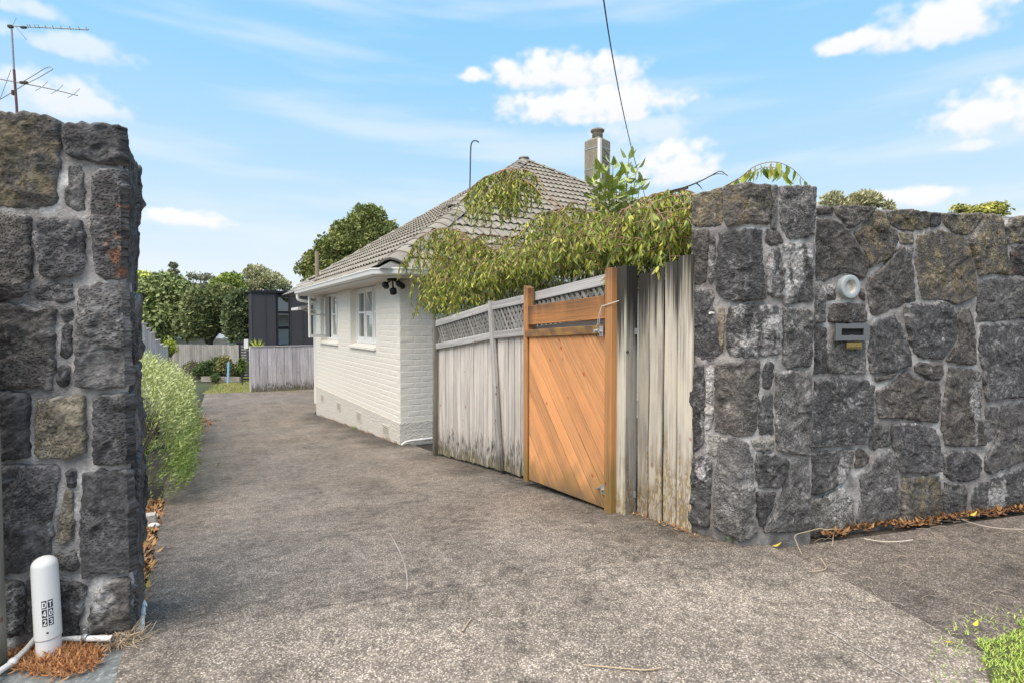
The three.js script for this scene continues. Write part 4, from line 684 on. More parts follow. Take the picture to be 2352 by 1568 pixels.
// ------------------------------------------------------------------ timber fence between the pillar and the house
const FP = (s, n, y) => V(1.3 + FD[0] * s + FN[0] * n, y, -3.846 + FD[1] * s + FN[1] * n), fdir = V(FD[0], 0, FD[1]), fnor = V(FN[0], 0, FN[1]), UP = V(0, 1, 0);
const piece = (pts, s) => { for (let i = 1; i < pts.length; i++) if (s <= pts[i][0] || i === pts.length - 1) return lerp(pts[i - 1][1], pts[i][1], (s - pts[i - 1][0]) / (pts[i][0] - pts[i - 1][0])); };
const greyTone = (base, seed, foot = 0.45) => (v, x, t, p) => {
  const k = 1 + 0.16 * n3(p.y * 1.3, seed * 5.1, 2) + 0.10 * n3(seed * 9.7, 2, 7), hgt = p.y - groundY(p.x, p.z); let c = [base[0] * k, base[1] * k, base[2] * k];
  const rot = sstep(foot, 0.02, hgt + 0.22 * n3(p.x * 9, p.y * 2.5, p.z * 9)); c = mix3(c, [0.13, 0.125, 0.11], rot * 0.9); const mo = sstep(0.16, 0.0, hgt + 0.1 * n3(p.x * 13, p.y * 4, p.z * 13)); return mix3(c, [0.22, 0.19, 0.075], mo * 0.7);
};
const fence = thing('timber_fence', 'weathered grey paling fence with a lattice top behind the orange gate', 'fence');
const topRail = [[0.72, 1.946], [2.367, 1.808], [3.116, 1.753], [4.95, 1.54]], lowRail = [[0.72, 1.57], [2.348, 1.457], [3.05, 1.405], [4.95, 1.20]];
{ // palings
  let s = 0.80, k = 0; const R = rng(14);
  while (s < 4.86) { const w = lerp(0.11, 0.15, R()), c = s + w / 2, y0 = groundY(...[FP(c, 0, 0)].flatMap((p) => [p.x, p.z])) + 0.02 + 0.025 * R(), y1 = piece(lowRail, c) - 0.03, lap = 0.004 * (R() - 0.5); const br = lerp(0.86, 1.1, R());
    mesh('paling', bar(FP(c, 0.02 + lap, y0), FP(c + (R() - 0.5) * 0.012, 0.02 + lap + (R() - 0.5) * 0.008, y1), fdir, w - 0.010 - 0.008 * R(), 0.019, { n: 4, bev: 0.003, off: [k * 0.37, 0], wob: 0.004, seed: k, color: () => [br * 1.12, br * 1.03, br * 0.95] }), M.paling, fence); s += w; k++; }
}
for (let j = 0; j < 3; j++) mesh('gap_shade_board', bar(FP(0.78 + j * 1.37, 0.06, -0.05 - j * 0.17), FP(0.78 + j * 1.37 + 1.36, 0.06, -0.19 - j * 0.17), UP, 2.4, 0.01, { color: () => [0.16, 0.15, 0.14] }), M.grey, fence);  // added dark sheets that put shade into the gaps between palings
const rail = (name, pts, h, n) => { for (let i = 1; i < pts.length; i++) { const a = pts[i - 1], b = pts[i]; mesh(name, bar(FP(a[0], n, a[1] - h / 2), FP(b[0] - 0.004, n, b[1] - h / 2), UP, h, 0.038, { n: 8, off: [i * 0.4 + n, i * 1.1], color: greyTone([0.86, 0.835, 0.82], i * 3.3 + n, 0.03) }), M.grey, fence); } };
rail('top_rail', topRail, 0.092, -0.02); rail('lower_rail', lowRail, 0.085, -0.018);
mesh('back_rail', bar(FP(0.75, 0.06, 1.20), FP(4.85, 0.06, 0.8), UP, 0.09, 0.05, { n: 6, color: greyTone([0.5, 0.48, 0.46], 2) }), M.grey, fence);
{ // lattice: two layers of crossing laths
  const hs = (s) => [piece(lowRail, s) + 0.0, piece(topRail, s) - 0.085]; const R = rng(6); let k = 0;
  for (let s = 0.45; s < 5.1; s += 0.082) for (const d of [1, -1]) { const run = 0.20; let a = s, b = s + run; const [lo] = hs(Math.max(0.75, Math.min(4.9, a))), [, hi] = hs(Math.max(0.75, Math.min(4.9, b))); const A = d > 0 ? a : b, B = d > 0 ? b : a; if (Math.min(A, B) < 0.74 || Math.max(A, B) > 4.88) continue; k++;
    const ya = piece(lowRail, A) - 0.01, yb = piece(topRail, B) - 0.08; mesh('lath', bar(FP(A, d > 0 ? -0.018 : -0.007, ya), FP(B, d > 0 ? -0.018 : -0.007, yb), fdir, 0.033, 0.009, { n: 1, bev: 0.002, off: [k * 0.3, k * 0.7], color: (() => { const q = lerp(0.36, 0.62, R()); return () => [q * 0.96, q * 0.92, q * 0.87]; })() }), M.grey, fence); }
}
mesh('post', bar(FP(4.93, -0.01, -0.55), FP(4.90, -0.01, 1.56), fdir, 0.075, 0.095, { n: 14, color: greyTone([0.44, 0.42, 0.36], 50, 0.6) }), M.grey, fence);
mesh('batten', bar(FP(2.86, -0.025, -0.22), FP(3.085, -0.035, 1.775), fdir, 0.07, 0.05, { n: 14, color: greyTone([0.74, 0.71, 0.69], 53, 0.7) }), M.grey, fence);
for (const s of [1.7, 2.9, 4.1]) mesh('back_post', bar(FP(s, 0.12, -0.6), FP(s, 0.12, piece(topRail, s) - 0.05), fdir, 0.1, 0.1, { color: () => [0.4, 0.38, 0.35] }), M.grey, fence);
{ // the big square post and the planks up to the pillar
  const pf = thing('plank_fence', 'short run of wide lichen-stained planks with a big square post, beside the right stone pillar', 'fence');
  mesh('gap_shade_board', bar(FP(0.02, 0.055, 0.93), FP(0.57, 0.055, 0.90), UP, 1.86, 0.01, { color: () => [0.14, 0.13, 0.12] }), M.grey, pf);  // dark sheet added so that the plank gaps look shaded
  const B = [[0.005, 0.147, 1.995], [0.157, 0.290, 1.965], [0.298, 0.435, 1.93], [0.448, 0.575, 1.90]];
  B.forEach(([a, b, y], k) => { const c = (a + b) / 2, q = FP(c, 0, 0); mesh('plank', bar(FP(c, k % 2 ? 0.012 : 0.0, groundY(q.x, q.z) - 0.02), FP(c, k % 2 ? 0.012 : 0.0, y), fdir, b - a - 0.006, 0.024, { n: 40, bev: 0.004, off: [k * 0.41, 0], wob: 0.003, seed: 80 + k, color: () => [1.16, 1.07, 0.94].map((b) => b * [1.05, 1.0, 0.95, 0.66][k]) }), M.plank, pf); });
  const side = (v, x, t, p) => { return x > -0.999 ? [1.15, 1.12, 0.98] : [0.62, 0.59, 0.55]; };  // drive face paled, street face darkened: light and shade in the colour
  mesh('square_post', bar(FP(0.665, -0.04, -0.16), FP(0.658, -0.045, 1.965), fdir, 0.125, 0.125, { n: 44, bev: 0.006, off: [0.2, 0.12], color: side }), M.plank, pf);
  mesh('knob', (() => { const g = new THREE.SphereGeometry(0.014, 10, 8); const p = FP(0.60, -0.09, 1.28); g.translate(p.x, p.y, p.z); return g; })(), M.darkBark, pf);
}
// ------------------------------------------------------------------ the gate, standing open against the fence
const GD = [-0.50036, -0.86582], GN = [-0.86582, 0.50036];                    // along the gate from its hung post, and out towards the drive
const GP = (s, n, y) => V(0.838 + GD[0] * s + GN[0] * n, y, -4.43 + GD[1] * s + GN[1] * n), gdir = V(GD[0], 0, GD[1]), gnor = V(GN[0], 0, GN[1]);
const gate = thing('timber_gate', 'orange cedar gate of diagonal boards standing open against the grey fence', 'gate');
const cedarTone = (base, seed, foot = true) => (v, x, t, p) => { const h = p.y - groundY(p.x, p.z), k = 1 + 0.10 * n3(seed * 4.1, 1, 1) + 0.10 * fbm3(p.x * 3, p.y * 3, p.z * 3 + seed, 3); let c = base.map((b) => b * k); if (foot) { const g = sstep(0.42, 0.10, h + 0.26 * fbm3(p.x * 6, p.y * 4, p.z * 6, 3)); c = mix3(c, fbm3(p.x * 12, p.y * 12, p.z * 12 + 7, 2) > 0 ? [0.62, 0.40, 0.13] : [0.46, 0.34, 0.20], g * 0.85); c = mix3(c, [0.30, 0.22, 0.15], sstep(0.14, 0.02, h + 0.1 * n3(p.x * 14, p.y * 9, p.z * 14)) * 0.7); } return c; };
{
  // diagonal boards, cut to the gate's outline
  const s0 = 0.07, s1 = 1.285, yTop = (s) => lerp(1.415, 1.375, (s - s0) / (s1 - s0)), yBot = (s) => lerp(-0.047, -0.106, (s - s0) / (s1 - s0)), ang = 0.876, bw = 0.150;   // boards fall towards the hung side
  const outline = [[s0, yBot(s0)], [s1, yBot(s1)], [s1, yTop(s1)], [s0, yTop(s0)]];
  const clip = (poly, nx, ny, d) => { const o = []; poly.forEach((p, i) => { const q = poly[(i + 1) % poly.length], a = p[0] * nx + p[1] * ny - d, b = q[0] * nx + q[1] * ny - d; if (a >= 0) o.push(p); if ((a >= 0) !== (b >= 0)) { const f = a / (a - b); o.push([lerp(p[0], q[0], f), lerp(p[1], q[1], f)]); } }); return o; };
  // across-direction: perpendicular to the boards
  const ax = Math.sin(ang), ay = Math.cos(ang); let lo = 9, hi = -9; outline.forEach(([s, y]) => { const d = s * ax - y * ay; lo = Math.min(lo, d); hi = Math.max(hi, d); });
  let k = 0; for (let d = lo - 0.04; d < hi; d += bw, k++) {
    let poly = clip(outline, ax, -ay, d + 0.0035); if (poly.length > 2) poly = clip(poly, -ax, ay, -(d + bw - 0.0035)); if (poly.length < 3) continue;
    const n0 = 0.0, n1 = 0.021, tone = cedarTone([1.38, 0.70, 0.32].map((b) => b * (0.89 + 0.18 * hash2(k, 3, 5))), k), pos = [], uv = [], col = [], e = 0.005;
    const along = (s, y) => s * ay + y * ax, across = (s, y) => s * ax - y * ay;
    const cx = poly.reduce((a, p) => a + p[0], 0) / poly.length, cy = poly.reduce((a, p) => a + p[1], 0) / poly.length;
    const vert = (s, y, n) => { const p = GP(s, n, y); pos.push(p.x, p.y, p.z); uv.push(across(s, y) + k * 0.43, along(s, y) + k * 0.77); col.push(...tone(0, 0, 0, p)); };
    // face cut into strips along the board so that the weathering can vary
    const al = poly.map((p) => along(p[0], p[1])), a0 = Math.min(...al), a1 = Math.max(...al), m = Math.max(2, Math.round((a1 - a0) / 0.09)); const shrink = poly.map((p) => { const dx = p[0] - cx, dy = p[1] - cy, l = Math.hypot(dx, dy); return [p[0] - (dx / l) * e, p[1] - (dy / l) * e]; });
    for (let j = 0; j < m; j++) { let q = clip(shrink, ay, ax, lerp(a0, a1, j / m)); if (q.length > 2) q = clip(q, -ay, -ax, -lerp(a0, a1, (j + 1) / m)); for (let i = 1; i < q.length - 1; i++) { vert(...q[0], n1); vert(...q[i], n1); vert(...q[i + 1], n1); } }
    poly.forEach((p, i) => { const j = (i + 1) % poly.length, q = poly[j], a = shrink[i], b = shrink[j]; vert(...p, n1 - e); vert(...q, n1 - e); vert(...b, n1); vert(...p, n1 - e); vert(...b, n1); vert(...a, n1); vert(...p, n0); vert(...q, n0); vert(...q, n1 - e); vert(...p, n0); vert(...q, n1 - e); vert(...p, n1 - e); });
    const g = new THREE.BufferGeometry(); g.setAttribute('position', new THREE.Float32BufferAttribute(pos, 3)); g.setAttribute('uv', new THREE.Float32BufferAttribute(uv, 2)); g.setAttribute('color', new THREE.Float32BufferAttribute(col, 3)); g.computeVertexNormals(); mesh('board', g, M.cedar, gate);
  }
  const railTone = (v, x, t, p) => { const f = fbm3(p.x * 6, p.y * 14, p.z * 6, 3); return mix3([0.52, 0.28, 0.13], f > 0.1 ? [0.62, 0.42, 0.09] : [0.26, 0.17, 0.11], sstep(-0.1, 0.35, Math.abs(f)) * 0.8); };
  mesh('gap_shade_board', bar(GP(0.09, -0.012, 0.66), GP(1.28, -0.012, 0.63), UP, 1.40, 0.008, { color: () => [0.16, 0.085, 0.045] }), M.cedar, gate);  // thin dark sheet added to deepen the shade in the board joints
  mesh('top_rail', bar(GP(0.085, 0.012, 1.456), GP(1.325, 0.012, 1.40), UP, 0.075, 0.07, { n: 22, color: railTone }), M.cedar, gate);
  mesh('back_rail', bar(GP(0.10, -0.04, 0.1), GP(1.28, -0.04, 0.05), UP, 0.09, 0.05, { color: () => [0.3, 0.17, 0.09] }), M.cedar, gate);
  mesh('cap_plank', bar(GP(0.10, 0.0, 1.642), GP(1.335, 0.0, 1.585), UP, 0.195, 0.032, { n: 30, off: [0.3, 0.2], color: (v, x, t, p) => { const q = fbm3(p.x * 7, p.y * 3, p.z * 7, 3), top = sstep(0.10, 0.95, x + 0.9 * q); let c = mix3([0.98, 0.46, 0.165], [0.25, 0.145, 0.085], top * 0.78); return mix3(c, [0.15, 0.09, 0.06], sstep(0.07, 0.0, Math.abs(v - 0.96)) * 0.7); } }), M.cedar, gate);
  const postTone = (seed) => (v, x, t, p) => { const h = p.y - groundY(p.x, p.z); let c = cedarTone([0.88, 0.46, 0.19], seed, false)(v, x, t, p); c = mix3(c, [0.44, 0.32, 0.085], sstep(0.55, 0.12, h + 0.3 * fbm3(p.x * 9, p.y * 3, p.z * 9, 3)) * 0.8); return mix3(c, [0.24, 0.16, 0.11], sstep(0.9, 1.0, v) * 0.6); };
  mesh('hung_post', bar(GP(0.015, 0.0, -0.062), GP(0.015, 0.0, 1.957), gdir, 0.085, 0.105, { n: 30, bev: 0.007, off: [0.1, 0.3], color: postTone(3) }), M.cedar, gate);
  mesh('latch_post', bar(GP(1.36, -0.02, -0.14), GP(1.36, -0.02, 1.885), gdir, 0.075, 0.09, { n: 30, bev: 0.007, off: [0.6, 0.9], cut: [0, 0.35], color: postTone(9) }), M.cedar, gate);
  for (const [y, i] of [[1.44, 0], [0.115, 1]]) { // hinge plate with its bolts, and the strap behind
    const h = new THREE.Group(); h.name = 'hinge'; gate.add(h);
    mesh('plate', bar(GP(0.088, 0.062 - i * 0.03, y - 0.042), GP(0.088, 0.062 - i * 0.03, y + 0.042), gdir, 0.046, 0.006, { bev: 0.001 }), M.zinc, h);
    for (const s of [0.088, 0.15]) { const g = new THREE.CylinderGeometry(0.012, 0.014, 0.03, 10); g.rotateX(Math.PI / 2); g.rotateY(Math.atan2(GN[0], GN[1])); const p = GP(s, 0.072 - i * 0.03, y - 0.004); g.translate(p.x, p.y, p.z); mesh('bolt', g, M.steel, h); }
    mesh('strap', [bar(GP(0.01, -0.09, y), GP(-0.16, -0.10, y), UP, 0.05, 0.008, { bev: 0.001 }), ...(i ? [(() => { const g = new THREE.CylinderGeometry(0.024, 0.024, 0.07, 14), p = GP(-0.10, -0.08, y - 0.01); g.translate(p.x, p.y, p.z); return g; })()] : [])], M.zinc, h);
  }
  const rope = [GP(-0.10, -0.075, 1.70), GP(-0.055, -0.02, 1.69), GP(-0.04, 0.056, 1.668), GP(0.05, 0.060, 1.65), GP(0.085, 0.058, 1.645), GP(0.11, 0.055, 1.58), GP(0.17, 0.035, 1.35 + 0.1), GP(0.20, 0.05, 1.545 - 0.1), GP(0.13, 0.055, 1.455)];
  tag(mesh('cord', [tube(rope, 0.0042, 80, 6), tube([GP(0.085, 0.06, 1.65), GP(0.115, 0.062, 1.58), GP(0.175, 0.042, 1.46)], 0.0035, 20, 6)], std({ color: lin(0.62, 0.60, 0.55), roughness: 0.9 })), 'grubby white cord looped round the gate post and hanging down', 'cord');
}
// ------------------------------------------------------------------ fittings in the letter box wall
const onWall = (s, y, n = 0) => { const p = wallMap(s, y, n); return p; };
const wallTurn = Math.atan2(0.2628, 0.9648), alongW = V(0.9648, 0, -0.2628);
const pxWall = (u, v) => { const r = rayOf(u, v), o = V(2.085, 0, -3.8), n = V(0.2628, 0, 0.9648), t = (o.dot(n) - n.dot(V(0, 1.5, 0))) / n.dot(r); const p = r.multiplyScalar(t).add(V(0, 1.5, 0)); return [(p.x - o.x) * 0.9648 - (p.z - o.z) * 0.2628, p.y]; };
{
  const [s, y] = pxWall(1953, 659), o = thing('newspaper_tube', 'round pale grey newspaper tube set in the stone wall above the letter slot', 'newspaper holder', onWall(s, y, 0.032).toArray(), wallTurn), k = 0.086;
  const lathe = (pts, mat, name) => { const g = new THREE.LatheGeometry(pts.map(([a, b]) => new THREE.Vector2(a * k, b)), 44); g.rotateX(Math.PI / 2); return mesh(name, g, mat, o); };
  lathe([[0.52, -0.03], [0.54, 0.02], [0.62, 0.024], [0.92, 0.026], [1.0, 0.018], [1.0, -0.03]], std({ color: lin(0.40, 0.44, 0.455), roughness: 0.5 }), 'rim');
  lathe([[0.53, 0.02], [0.50, -0.30]], std({ color: lin(0.66, 0.64, 0.61), roughness: 0.6 }), 'tube'); lathe([[0, 0.0], [0.52, -0.012]], std({ color: lin(0.56, 0.54, 0.50), roughness: 0.7 }), 'flap');
}
{
  const [s, y] = pxWall(1953, 763), [sa] = pxWall(1912, 763), [sb] = pxWall(1994, 763), [, ya] = pxWall(1953, 744), [, yb] = pxWall(1953, 782), w = (sb - sa) * 0.93, h = (ya - yb) * 0.97, o = thing('letter_slot', 'brushed metal letter slot plate with a dark opening, in the stone wall', 'letter box', onWall(s, y, 0.058).toArray(), wallTurn);
  const sh = new THREE.Shape([[-w / 2, -h / 2], [w / 2, -h / 2], [w / 2, h / 2], [-w / 2, h / 2]].map(([a, b]) => new THREE.Vector2(a, b))); sh.holes.push(new THREE.Path([[-w * 0.345, -h * 0.22], [-w * 0.345, h * 0.24], [w * 0.345, h * 0.24], [w * 0.345, -h * 0.22]].map(([a, b]) => new THREE.Vector2(a, b))));
  mesh('plate', new THREE.ExtrudeGeometry(sh, { depth: 0.012, bevelEnabled: true, bevelSize: 0.002, bevelThickness: 0.002, bevelSegments: 1 }), std({ color: lin(0.20, 0.205, 0.215), roughness: 0.5, metalness: 0.4 }), o);
  mesh('slot_box', [box(w * 0.74, h * 0.54, 0.003, 0, 0, -0.010), box(w * 0.72, 0.003, 0.009, 0, h * 0.25, -0.0045), box(w * 0.72, 0.003, 0.009, 0, -h * 0.25, -0.0045)], M.dark, o);
  mesh('letter', box(w * 0.12, h * 0.07, 0.006, w * 0.02, -h * 0.19, -0.004), std({ color: lin(0.10, 0.09, 0.085) }), o);
}
function canvasTexture(w, h, draw) { const c = document.createElement('canvas'); c.width = w; c.height = h; draw(c.getContext('2d'), w, h); const t = new THREE.CanvasTexture(c); t.colorSpace = THREE.SRGBColorSpace; return t; }
{
  const [s, y] = pxWall(1955.5, 793), o = thing('brass_plate', 'small tarnished brass plate under the letter slot reading No Circulars', 'sign', onWall(s, y, 0.070).toArray(), wallTurn), w = 0.132, h = 0.041;
  mesh('plate', box(w, h, 0.005), M.brass, o);
  mesh('rim', [box(w + 0.004, 0.004, 0.008, 0, h / 2, 0), box(w + 0.004, 0.004, 0.008, 0, -h / 2, 0), box(0.004, h - 0.004, 0.008, -w / 2, 0, 0), box(0.004, h - 0.004, 0.008, w / 2, 0, 0)], M.brass, o);
  const g = new THREE.PlaneGeometry(w - 0.006, h - 0.006); g.translate(0, 0, 0.0035);
  mesh('lettering', g, std({ map: canvasTexture(256, 72, (c, W, H) => { c.fillStyle = '#a98f4e'; c.fillRect(0, 0, W, H); c.fillStyle = '#2b2210'; c.fillRect(0, H - 14, W, 14); c.font = 'bold 40px serif'; c.textAlign = 'center'; c.textBaseline = 'middle'; c.fillStyle = '#f0dfa8'; c.fillText('No Circulars', W / 2 + 2, H / 2 - 4); c.fillStyle = '#3a2d12'; c.fillText('No Circulars', W / 2, H / 2 - 6); }), roughness: 0.45, metalness: 0.5 }), o);
}
// ------------------------------------------------------------------ by the left pillar
{
  const p = groundAt(113, 1509), o = thing('marker_post', 'white plastic marker post with round top and black lettered stickers at the left pillar', 'bollard', [p.x, p.y - 0.02, p.z]); o.rotation.z = 0.035; o.rotation.x = -0.01; const r = 0.049;
  mesh('stub', (() => { const g = new THREE.CylinderGeometry(r * 0.95, r * 0.97, 0.16, 40, 1); g.translate(0, 0.08, 0); return g; })(), M.pvc, o);
  mesh('cover', (() => { const q = []; q.push([0, 0.118], [r, 0.118]); q.push([r * 1.03, 0.123], [r * 1.02, 0.405]); for (let i = 0; i <= 12; i++) { const a = (i / 12) * Math.PI / 2; q.push([r * 1.0 * Math.cos(a), 0.45 + r * 0.86 * Math.sin(a)]); } return new THREE.LatheGeometry(q.map(([a, b]) => new THREE.Vector2(Math.max(0.0001, a), b)), 44); })(), M.pvc, o);
  mesh('screw', (() => { const g = new THREE.SphereGeometry(0.0045, 8, 6); const a = 0.68; g.translate(Math.sin(a) * (r * 1.03), 0.155, Math.cos(a) * (r * 1.03)); return g; })(), M.darkBark, o);
  const rows = ['DT', '40', '23']; rows.forEach((t, j) => [...t].forEach((ch, i) => {
    const a0 = 0.34 + i * 0.44, g = new THREE.CylinderGeometry(r * 1.042, r * 1.042, 0.038, 8, 1, true, a0, 0.40); g.translate(0, 0.285 - j * 0.0405, 0);
    const m = mesh('sticker', g, std({ map: canvasTexture(96, 144, (c, W, H) => { c.fillStyle = '#f2f1f0'; c.fillRect(0, 0, W, H); c.fillStyle = '#15131a'; c.fillRect(5, 4, W - 10, H - 8); c.fillStyle = '#f4f4f2'; c.font = 'bold 138px sans-serif'; c.textAlign = 'center'; c.textBaseline = 'middle'; c.save(); c.translate(W / 2, H / 2 + 4); c.scale(0.88, 1); c.fillText(ch, 0, 0); c.restore(); }), roughness: 0.5 }), o); m.userData.label = 'black sticker with a white ' + ch;
  }));
}
const gp = (u, v, y) => { let q; let h = y; for (let i = 0; i < 12; i++) { const r = rayOf(u, v); q = r.multiplyScalar((h - 1.5) / r.y).add(V(0, 1.5, 0)); h = groundY(q.x, q.z) + y; } q.y = h; return q; };
tag(mesh('conduit', [tube([gp(135, 1467, 0.04), gp(200, 1466, 0.038), gp(258, 1465, 0.038)], 0.014, 12, 10)], M.pvc), 'white plastic conduit clipped along the foot of the left pillar', 'conduit');
{ const q = gp(197, 1463, 0.044), o = thing('pipe_clip', 'galvanised saddle clip holding the conduit to the left pillar', 'clip', q.toArray(), -0.19); mesh('saddle', (() => { const g = new THREE.TorusGeometry(0.017, 0.003, 6, 16); g.rotateY(Math.PI / 2); g.scale(4.5, 1, 1); return g; })(), M.zinc, o); mesh('tab', (() => { const g = new THREE.CylinderGeometry(0.016, 0.016, 0.003, 20); g.rotateX(Math.PI / 2); g.scale(1, 1.4, 1); g.translate(-0.004, 0.036, 0.002); return g; })(), M.steel, o); mesh('screw', (() => { const g = new THREE.SphereGeometry(0.005, 8, 6); g.translate(-0.004, 0.040, 0.006); return g; })(), M.zinc, o); }
tag(mesh('conduit', [tube([gp(86, 1458, 0.06), gp(60, 1490, 0.04), gp(22, 1524, 0.025), gp(0, 1540, 0.02), gp(-40, 1572, 0.02)], 0.0135, 24, 10), (() => { const g = new THREE.SphereGeometry(0.02, 12, 8), q = gp(28, 1520, 0.028); g.translate(q.x, q.y, q.z); return g; })()], M.pvc), 'broken white plastic pipe sloping through the dead foliage left of the marker post', 'conduit');
{ const a = gp(322, 1452, 0.02), b = gp(329, 1390, 0.045), o = thing('stand_pipe', 'short white plastic pipe with a capped elbow at the inner corner of the left pillar', 'pipe', a.toArray()); const d = b.clone().sub(a); mesh('pipe', tube([V(0, 0, 0), d.clone().multiplyScalar(0.5), d.clone().multiplyScalar(0.94)], 0.0125, 12, 10), M.pvc, o); mesh('elbow', [tube([d.clone().multiplyScalar(0.88), d, d.clone().add(V(-0.02, 0.014, -0.01))], 0.017, 8, 10)], M.pvc, o); mesh('collar', tube([d.clone().multiplyScalar(0.56), d.clone().multiplyScalar(0.62)], 0.0165, 4, 10), M.pvc, o); }
{ // grey post at the picture's left edge
  const a = groundAt(6, 1500); tag(mesh('timber_post', bar(V(-2.335, -0.1, -2.325), V(-2.34, 1.805, -2.325), V(1, 0, -0.1), 0.16, 0.08, { n: 30, color: greyTone([0.62, 0.58, 0.47], 70, 0.5) }), M.grey), 'weathered grey timber post at the left edge in front of the stone pillar', 'post');
}
{ // block and pebbles in the litter strip
  const p = groundAt(338, 1205), o = thing('concrete_block', 'pale concrete offcut in the leaf strip behind the left pillar', 'concrete block', [p.x, p.y, p.z], 0.5); const g = box(0.15, 0.10, 0.10, 0, 0.045, 0), P = g.attributes.position; for (let i = 0; i < P.count; i++) if (P.getY(i) > 0.05) P.setX(i, P.getX(i) * 0.8); g.computeVertexNormals(); mesh('block', g, std({ map: T.mortar, color: lin(0.95, 0.9, 0.82), roughness: 0.95 }), o);
  const q = groundAt(353, 1210); const h = new THREE.IcosahedronGeometry(0.035, 1); h.scale(1.5, 0.7, 1); h.translate(q.x, q.y + 0.015, q.z); tag(mesh('pebble', h, std({ color: lin(0.6, 0.57, 0.53), roughness: 0.9 })), 'white broken stone on the drive edge beside the concrete offcut', 'stone');
  const c = at(325, 1157, 2.92); tag(mesh('twine', [tube([c.clone().add(V(-0.05, 0.02, -0.02)), c.clone().add(V(-0.02, 0.012, 0.02)), c.clone().add(V(0.0, -0.004, 0.03)), c.clone().add(V(0.012, -0.012, 0.03))], 0.005, 16, 6), tube([c.clone().add(V(-0.04, 0.0, 0)), c.clone().add(V(-0.01, 0.0, 0.03)), c.clone().add(V(0.006, -0.02, 0.035))], 0.004, 12, 6)], std({ color: lin(0.18, 0.62, 0.55), roughness: 0.7 })), 'scrap of turquoise twine stuck on the flank of the left pillar', 'twine');
}
// ------------------------------------------------------------------ overhead: power cable and the aerial beyond the left pillar
tag(mesh('power_cable', tube([at(1378, -60, 4.6), at(1402, 100, 6.2), at(1427, 235, 8.2), at(1452, 345, 10.6), at(1470, 410, 12.6), at(1490, 480, 16)], 0.0075, 60, 6), M.cable), 'black power cable coming down from the upper edge to the house', 'cable');
{
  const d = 13, q = (u, v, z = 0) => at(u, v, d + z), base = q(40, 330), o = thing('television_aerial', 'rusty mast with two television aerials above the left pillar', 'aerial', [base.x, groundY(base.x, base.z), base.z]);
  const L = (pts) => pts.map((p) => p.clone().sub(o.position)), rust = std({ color: lin(0.16, 0.085, 0.09), roughness: 0.7, metalness: 0.3 }), alu = std({ color: lin(0.30, 0.32, 0.36), roughness: 0.45, metalness: 0.5 });
  mesh('mast', tube(L([base.clone().setY(o.position.y), q(38, 260), q(33, 190), q(31, 160)]), 0.026, 20, 8), rust, o); mesh('upper_mast', tube(L([q(32.5, 195), q(30, 140), q(25.5, 66)]), 0.019, 12, 8), alu, o);
  mesh('boom', tube(L([q(16, 59), q(110, 63.5), q(203, 68)]), 0.012, 10, 6), alu, o); mesh('boom', tube(L([q(-30, 176), q(33, 188), q(110, 203), q(177, 219)]), 0.014, 12, 6), alu, o);
  for (const u of [63, 68, 80, 88, 104, 121, 140, 160, 181, 198]) { const v = 59 + (u - 16) * 0.0485; mesh('element', tube(L([q(u - 1.5, v - 5, 0.10), q(u, v, 0), q(u + 1, v + 2, -0.10)]), 0.008, 4, 5), M.cable, o); }
  for (const [u, v] of [[95, 200], [131, 207], [169, 216]]) mesh('element', tube(L([q(u - 14, v + 8, -0.4), q(u, v, 0), q(u + 13, v - 12, 0.5)]), 0.007, 4, 5), alu, o);
  mesh('folded_dipole', tube(L([q(44, 192), q(75, 174), q(105, 156), q(116, 154), q(121, 158.5), q(112, 164), q(85, 180), q(58, 193), q(30, 210), q(0, 228)]), 0.008, 60, 5), alu, o);
  mesh('junction_box', [(() => { const g = box(0.17, 0.05, 0.06), p = q(54, 190).sub(o.position); g.translate(p.x, p.y, p.z); return g; })(), (() => { const g = box(0.12, 0.04, 0.05), p = q(53, 63).sub(o.position); g.translate(p.x, p.y, p.z); return g; })(), (() => { const g = box(0.05, 0.11, 0.05), p = q(29, 213).sub(o.position); g.translate(p.x, p.y, p.z); return g; })(), (() => { const g = box(0.10, 0.06, 0.06), p = q(23, 61).sub(o.position); g.translate(p.x, p.y, p.z); return g; })()], M.darkBark, o);
  mesh('guy_wire', [tube(L([q(24, 160), q(4, 215), q(-10, 250)]), 0.006, 6, 4), tube(L([q(27, 60, 0.2), q(36, 42, 0.6)]), 0.005, 4, 4), tube(L([q(36, 62), q(60, 92, -0.4)]), 0.004, 4, 4)], M.cable, o);
}
